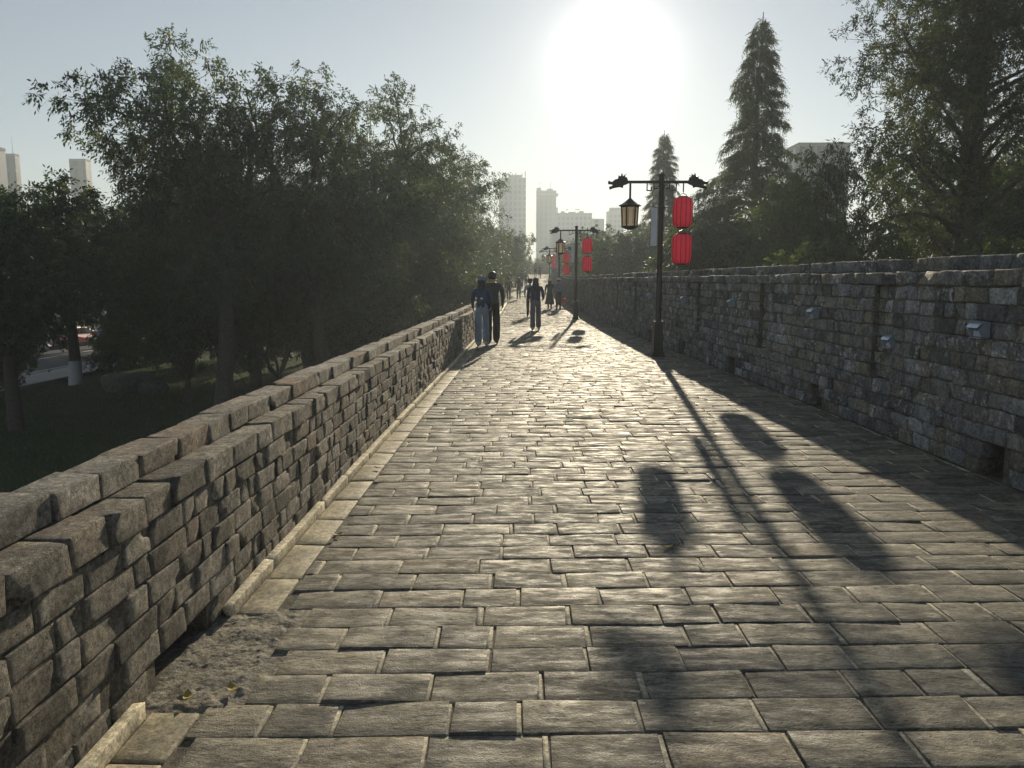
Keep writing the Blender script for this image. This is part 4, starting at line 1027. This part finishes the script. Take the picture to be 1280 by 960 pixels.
# small pale multi-stem tree on the lawn
ms = empty('young_tree', (-23.6, 34.6, GZ)); tag(ms, 'small pale multi-stemmed tree on the verge beside the white-based trunk', 'tree', gl)
st = MB(); Rm = np.random.default_rng(4); tips = []
for k in range(7):
    a = k*.9; q = curved((0, 0, -.1), (math.cos(a)*.75, math.sin(a)*.6, 1.7+Rm.random()*.6), Rm, .07, 6); st.tube(q, np.linspace(.06, .02, 6), 6); tips.append(q[-1])
st.build('trunk', M['bark_pale'], ms, smooth=True)
tips = np.array(tips); base = np.repeat(tips, 90, 0)+Rm.normal(0, .45, (len(tips)*90, 3))
crown_obj([leaf_quads(base, Rm.normal(size=base.shape)+np.array([0, 0, -.2]), np.full(len(base), .22), 7, .14, .06, Rm, .4, .9, np.full(len(base), .35))], M['leaf_d'], ms)

# ------------------------------------------------------------------ park road, verge, boulders, hedge, cars
def slab(name, x0, x1, y0, y1, z0, z1, mat, kind='structure'):
    m_ = MB().box(((x0+x1)/2, (y0+y1)/2, (z0+z1)/2), (x1-x0, y1-y0, z1-z0)); o = m_.build(name, mat, None)
    return tag(o, kind=kind)
slab('footpath', -25.2, -22.7, -60, 190, GZ-.3, GZ+.19, M['pave_grey'])
slab('kerb', -25.5, -25.2, -60, 190, GZ-.3, GZ+.22, M['kerb_grey'])
slab('road', -34.5, -25.5, -60, 190, GZ-.3, GZ+.10, M['asphalt'])
slab('pavement', -39.5, -34.5, -60, 190, GZ-.3, GZ+.22, M['pave_grey'])
slab('plaza', -20.5, -13.6, 57.0, 78.0, GZ-.3, GZ+.16, M['pave_grey'])
for k in range(24):
    o = slab('road_marking', -30.06, -29.94, -20+k*6, -17+k*6, GZ+.05, GZ+.104, M['white_wash'])
Rg = np.random.default_rng(31); ng = 45000                       # lawn grass
gx_, gy_ = Rg.uniform(-22.4, -3.2, ng), 6+Rg.random(ng)**.8*42; b0 = np.stack([gx_, gy_, gz(gx_, gy_)-.01], 1)
h_ = Rg.uniform(.05, .14, (ng, 1)); an_ = Rg.uniform(0, 6.28, ng); dx_ = np.stack([np.cos(an_), np.sin(an_), 0*an_], 1); ln_ = Rg.normal(0, .04, (ng, 3)); ln_[:, 2] = 0
Vg = np.stack([b0-dx_*.012, b0+dx_*.012, b0+np.array([0, 0, 1])*h_+ln_], 1).reshape(-1, 3); tg = np.repeat(Rg.random(ng), 3)
tag(obj('grass', np_mesh('grass', Vg, np.arange(len(Vg)).reshape(-1, 3), M['leaf_b'], False, np.stack([tg]*3, 1))), 'short grass of the shaded lawn below the left parapet', 'grass', kind='stuff')
def boulder(x, y, s, seed, lab):
    P, F = block(s, (9, 7, 7), min(s)*.42, min(s)*.12, min(s)*.10, 1.6/min(s), seed)
    o = obj('boulder', np_mesh('boulder', P, F, M['boulder'], True, rr()), None, (x, y, GZ+s[2]*.40), seed); tag(o, lab, 'boulder', 'boulders on the park lawn')
boulder(-17.0, 33.0, (2.2, 1.3, .95), 1.0, 'long low boulder on the dark lawn')
boulder(-15.9, 32.6, (1.2, 1.0, .8), 2.3, 'rounder boulder at the end of the long low one')
boulder(-11.0, 40.5, (1.2, .9, 2.1), 3.1, 'upright slanted rock among the left trees')
boulder(-9.9, 42.5, (1.0, .8, 1.6), 4.4, 'shorter upright rock beside the slanted one')
hd = empty('hedge', (-22.0, 45, GZ)); tag(hd, 'low clipped dark hedge along the park footpath', 'hedge')
Rh = np.random.default_rng(8); q = np.stack([Rh.uniform(-.6, .6, 5000), Rh.uniform(-6, 9, 5000), Rh.random(5000)**.5*1.05], 1)
obj('foliage', np_mesh('foliage', *(lambda v, t: (v, np.arange(len(v)).reshape(-1, 4)))(*leaf_quads(q, Rh.normal(size=q.shape)+np.array([0, 0, .3]), np.full(len(q), .14), 5, .11, .05, Rh, .1, .9, np.full(len(q), .4))), M['leaf_d'], False, (.4, .4, .4)), hd)
M['glass'] = plain_mat('car_glass', (.02, .025, .03), .08, 0, .05, spec=.7); M['tyre'] = plain_mat('tyre', (.02, .02, .02), .8); M['rim'] = plain_mat('wheel_rim', (.45, .45, .46), .3, .8)
M['tail'] = plain_mat('tail_light', (.4, .02, .02), .25); M['head'] = plain_mat('head_light', (.7, .7, .7), .15)
def make_car(col, name):
    root = empty('parked_car'); paint = plain_mat(name, col, .28, .1, .04, coat=.6)
    prof = [(-2.2, .32), (-2.25, .62), (-2.1, .86), (-1.55, .92), (-.95, 1.36), (-.6, 1.44), (.55, 1.45), (1.05, 1.36), (1.75, .98), (2.15, .93), (2.22, .6), (2.18, .32)]
    def sect(yv, inset): return [(x, yv*(1-inset*max(0, z-.9)/.55*.32), z) for x, z in prof]
    V = sect(-.87, 1)+sect(-.80, 1)+sect(.80, 1)+sect(.87, 1); n = len(prof)
    V = [(x*.985 if i < n or i >= 3*n else x, y, z if (n <= i < 3*n) else z-.02*(z > .7)) for i, (x, y, z) in enumerate(V)]
    F = [(r*n+i, r*n+(i+1) % n, (r+1)*n+(i+1) % n, (r+1)*n+i) for r in range(3) for i in range(n)]+[tuple(range(n)), tuple(range(4*n-1, 3*n-1, -1))]
    MB().add(V, F).build('body', paint, root)
    for sy in (-1, 1):
        for pts in ([(-1.35, .97), (-.9, 1.31), (-.1, 1.37), (-.1, .97)], [(0.0, .97), (0.0, 1.37), (.6, 1.37), (1.0, 1.29), (1.45, .99)]):
            y_ = lambda z: sy*(.872*(1-max(0, z-.9)/.55*.32)+.006)
            Vs = [(x, y_(z), z) for x, z in pts]+[(x, y_(z)-sy*.02, z) for x, z in pts]; m_ = len(pts)
            MB().add(Vs, [tuple(range(m_)), tuple(range(2*m_-1, m_-1, -1))]+[(i, (i+1) % m_, m_+(i+1) % m_, m_+i) for i in range(m_)]).build('window', M['glass'], root)
        for wx in (-1.35, 1.38):
            w = MB().lathe([(.20, -.11), (.31, -.10), (.32, 0), (.31, .10), (.20, .11)], (0, 0, 0), 20); wo_ = w.build('wheel', M['tyre'], root, smooth=True); wo_.location = (wx, sy*.80, .32); wo_.rotation_euler = (math.pi/2, 0, 0)
            r_ = MB().lathe([(.03, .118), (.19, .112), (.20, .08), (.02, .07)] if sy < 0 else [(.02, -.07), (.20, -.08), (.19, -.112), (.03, -.118)], (0, 0, 0), 16).build('rim', M['rim'], wo_)
        MB().box((-2.19, sy*.62, .72), (.10, .34, .13)).build('headlight', M['head'], root, bevel=.02); MB().box((2.17, sy*.64, .80), (.10, .30, .14)).build('tail_light', M['tail'], root, bevel=.02)
    for s_, a, b in ((1, (-1.50, .955), (-.97, 1.345)), (-1, (1.70, 1.01), (1.07, 1.345))):
        dx = -s_*.02; w0, w1 = .74, .60
        V = [(a[0]+dx, -w0, a[1]+.015), (a[0]+dx, w0, a[1]+.015), (b[0]+dx, w1, b[1]+.015), (b[0]+dx, -w1, b[1]+.015)]; V += [(x-dx, y, z-.03) for x, y, z in V]
        MB().add(V, [(0, 1, 2, 3), (7, 6, 5, 4), (0, 4, 5, 1), (1, 5, 6, 2), (2, 6, 7, 3), (3, 7, 4, 0)]).build('windscreen', M['glass'], root)
    return root
for x, y, col, nm, lab in ((-33.4, 50.5, (.55, .56, .58), 'silver_paint', 'silver parked car at the left end of the park road'), (-33.4, 56.5, (.35, .05, .04), 'red_paint', 'red parked car beside the silver one'),
                       (-33.4, 62.8, (.05, .09, .28), 'blue_paint', 'blue parked car behind the red one'), (-33.4, 69.0, (.7, .7, .7), 'white_paint', 'white parked car behind the blue one'),
                       (-27.0, 66.0, (.65, .66, .68), 'pearl_paint', 'pearl white car on the near side of the park road'), (-17.2, 62.0, (.6, .62, .65), 'pale_paint', 'pale car standing on the paved yard among the trees')):
    c = make_car(col, nm); c.location = (x, y, GZ+(.16 if x > -20 else .10)); c.rotation_euler = (0, 0, math.pi/2); tag(c, lab, 'car', 'cars parked in the park')

# ------------------------------------------------------------------ far buildings
def tower_mat(name, wall, win, fx, fz, wf=.55, hf=.6):
    m, nt, out = new_mat(name); g = NT(nt); tc = g.n('ShaderNodeTexCoord'); sx = g.n('ShaderNodeSeparateXYZ'); g.l(tc.outputs['Object'], sx.inputs[0])
    h = g.math('ADD', sx.outputs[0], sx.outputs[1])
    a = g.math('LESS_THAN', g.math('FRACT', g.math('DIVIDE', h, fx)), wf); b = g.math('LESS_THAN', g.math('FRACT', g.math('DIVIDE', sx.outputs[2], fz)), hf)
    c = g.mix(g.math('MULTIPLY', a, b), wall, win); bs = g.n('ShaderNodeBsdfPrincipled'); g.l(c, bs.inputs['Base Color']); bs.inputs['Roughness'].default_value = .5
    g.l(bs.outputs[0], out.inputs[0]); return m
M['twr'] = tower_mat('pale_tower', (.24, .24, .245), (.08, .09, .11), 2.4, 2.9); M['twr2'] = tower_mat('grey_tower', (.13, .14, .155), (.07, .08, .09), 2.8, 3.6, .5, .75); M['con'] = plain_mat('tower_concrete', (.24, .24, .24), .8, 0, .08, .1)
M['conw'] = plain_mat('white_render', (.50, .49, .47), .8, 0, .06, .1); M['curtain'] = plain_mat('blue_curtain_glass', (.05, .065, .09), .45, 0, .15, .05)
def px(u, Y): return (u-648)/950*Y
def pz(v_, Y): return 1.6+(350-v_)/950*Y
def building(u0, u1, v_top, Y, mat, label, extras=None, depth=None, name='office_tower', fins=0, finmat=None):
    Y = Y*.52; x0, x1, H = px(u0, Y), px(u1, Y), pz(v_top, Y)-GZ; w = x1-x0; d = depth or w*.8
    root = empty(name, ((x0+x1)/2, Y+d/2, GZ)); tag(root, label, 'building', 'buildings beyond the trees')
    MB().box((0, 0, H/2-.4), (w, d, H+.8)).build('body', mat, root)
    MB().box((0, 0, H+.30), (w*1.01, d*1.01, .6)).build('parapet', M['con'], root)
    for k in range(fins):
        MB().box((-w/2+w*(k+.5)/fins, -d/2-.35, H/2), (w/fins*.28, .7, H)).build('facade_fin', finmat or M['con'], root)
    if extras: extras(root, w, d, H)
    return root
def ex_spikes(root, w, d, H):
    for k in range(9):
        h = 2.9 if k == 8 else 1.3+(k % 3)*.4
        MB().box((-w/2+.4+(w-.8)*k/8, -d/2+.5, H+.9+h/2), (.5, .5, h)).build('crown_spike', M['con'], root)
    MB().box((w*.1, 0, H+1.5), (w*.5, d*.5, 1.6)).build('plant_room', M['con'], root)
def ex_masts(root, w, d, H):
    MB().box((-w*.38, 0, H+1.5), (w*.22, d*.6, 1.8)).build('stair_head', M['con'], root); MB().box((w*.18, 0, H+1.2), (w*.30, d*.6, 1.2)).build('plant_room', M['con'], root)
    MB().box((w*.10, 0, H-1.6), (w*1.02, d*1.02, .9)).build('cornice', M['con'], root)
    for x in (-w*.32, w*.22): MB().cyl((x, 0, H+1.5), (x, 0, H+6.5), .2, .1, 6).build('mast', M['con'], root)
    MB().box((w*.54, d*.1, H*.42), (w*.12, d*.7, H*.84)).build('side_shaft', M['con'], root)
def ex_roof(root, w, d, H):
    for k, (a, b, h) in enumerate(((-.32, .10, 1.0), (-.05, .2, .7), (.22, .12, 1.1))): MB().box((w*a, 0, H+.9+h/2), (w*b, d*.4, h)).build('plant_room', M['con'], root)
    for a in (-.24, .02, .09):
        MB().cyl((w*a, -d*.3, H+.9), (w*a+.7, -d*.3, H+2.6), .14, .1, 6).build('dish_strut', M['con'], root)
        MB().lathe([(.05, 0), (.5, .15), (.8, .4), (.78, .42), (.45, .2)], (w*a+.7, -d*.3, H+2.5), 10).build('dish', M['con'], root)
def ex_step(root, w, d, H): MB().box((0, 0, H+1.8), (w*.7, d*.7, 2.0)).build('roof_storey', M['twr2'], root)
def ex_mast1(root, w, d, H): MB().cyl((w*.1, 0, H), (w*.1, 0, H+5.6), .07, .03, 6).build('mast', M['con'], root)
def ex_glass(root, w, d, H):
    for k in range(20): MB().box((-w/2+w*(k+.5)/20, -d/2-.25, H*.5), (.26, .5, H)).build('facade_fin', M['conw'], root)
    MB().box((-w*.04, d*.1, H+1.6), (w*.86, d*.7, 3)).build('penthouse', M['curtain'], root)
building(624, 657, 228, 780, M['twr'], 'pale tower with a spiky crown at the end of the left trees', ex_spikes)
building(670, 694, 243, 900, M['twr2'], 'slender grey tower with two masts on its roof', ex_masts)
building(695, 738, 270, 820, M['twr'], 'broad mid-rise block with rooftop dishes right of the two-mast tower', ex_roof)
building(738, 753, 277, 760, M['twr2'], 'short narrow block right of the broad mid-rise')
building(757, 777, 268, 860, M['twr'], 'grey block with a stepped top left of the near lamp post', ex_step)
building(690, 722, 292, 560, M['con'], 'low pale building behind the second lamp post', None, 10, 'low_building')
building(-70, 12, 192, 330, M['curtain'], 'dark glass office block with white vertical fins at the left edge', ex_glass, 3)
building(22, 34, 200, 420, M['twr2'], 'narrow grey tower with a thin mast left of the dark tree', ex_mast1, 2)
building(100, 120, 206, 460, M['twr2'], 'flat-topped grey block glimpsed left of the tallest tree', None, 3)
building(196, 252, 213, 240, M['conw'], 'white building glimpsed through the fork of the tallest tree', None, 8, 'apartment_block', 6)
building(986, 1048, 190, 260, M['twr'], 'pale building half hidden between the redwoods', None, 6, 'apartment_block', 5, M['con'])

# ------------------------------------------------------------------ haze
hm, hnt, hout = new_mat('warm_air_haze'); pv = hnt.nodes.new('ShaderNodeVolumePrincipled')
pv.inputs['Color'].default_value = (.80, .91, 1.0, 1); pv.inputs['Density'].default_value = HAZE_DENSITY; pv.inputs['Anisotropy'].default_value = HAZE_G
hnt.links.new(pv.outputs[0], hout.inputs['Volume'])
hz_ = MB().box((0, 500, 31.0-2.4), (2050, 1900, 66)); ho = hz_.build('haze', hm); tag(ho, kind='stuff')
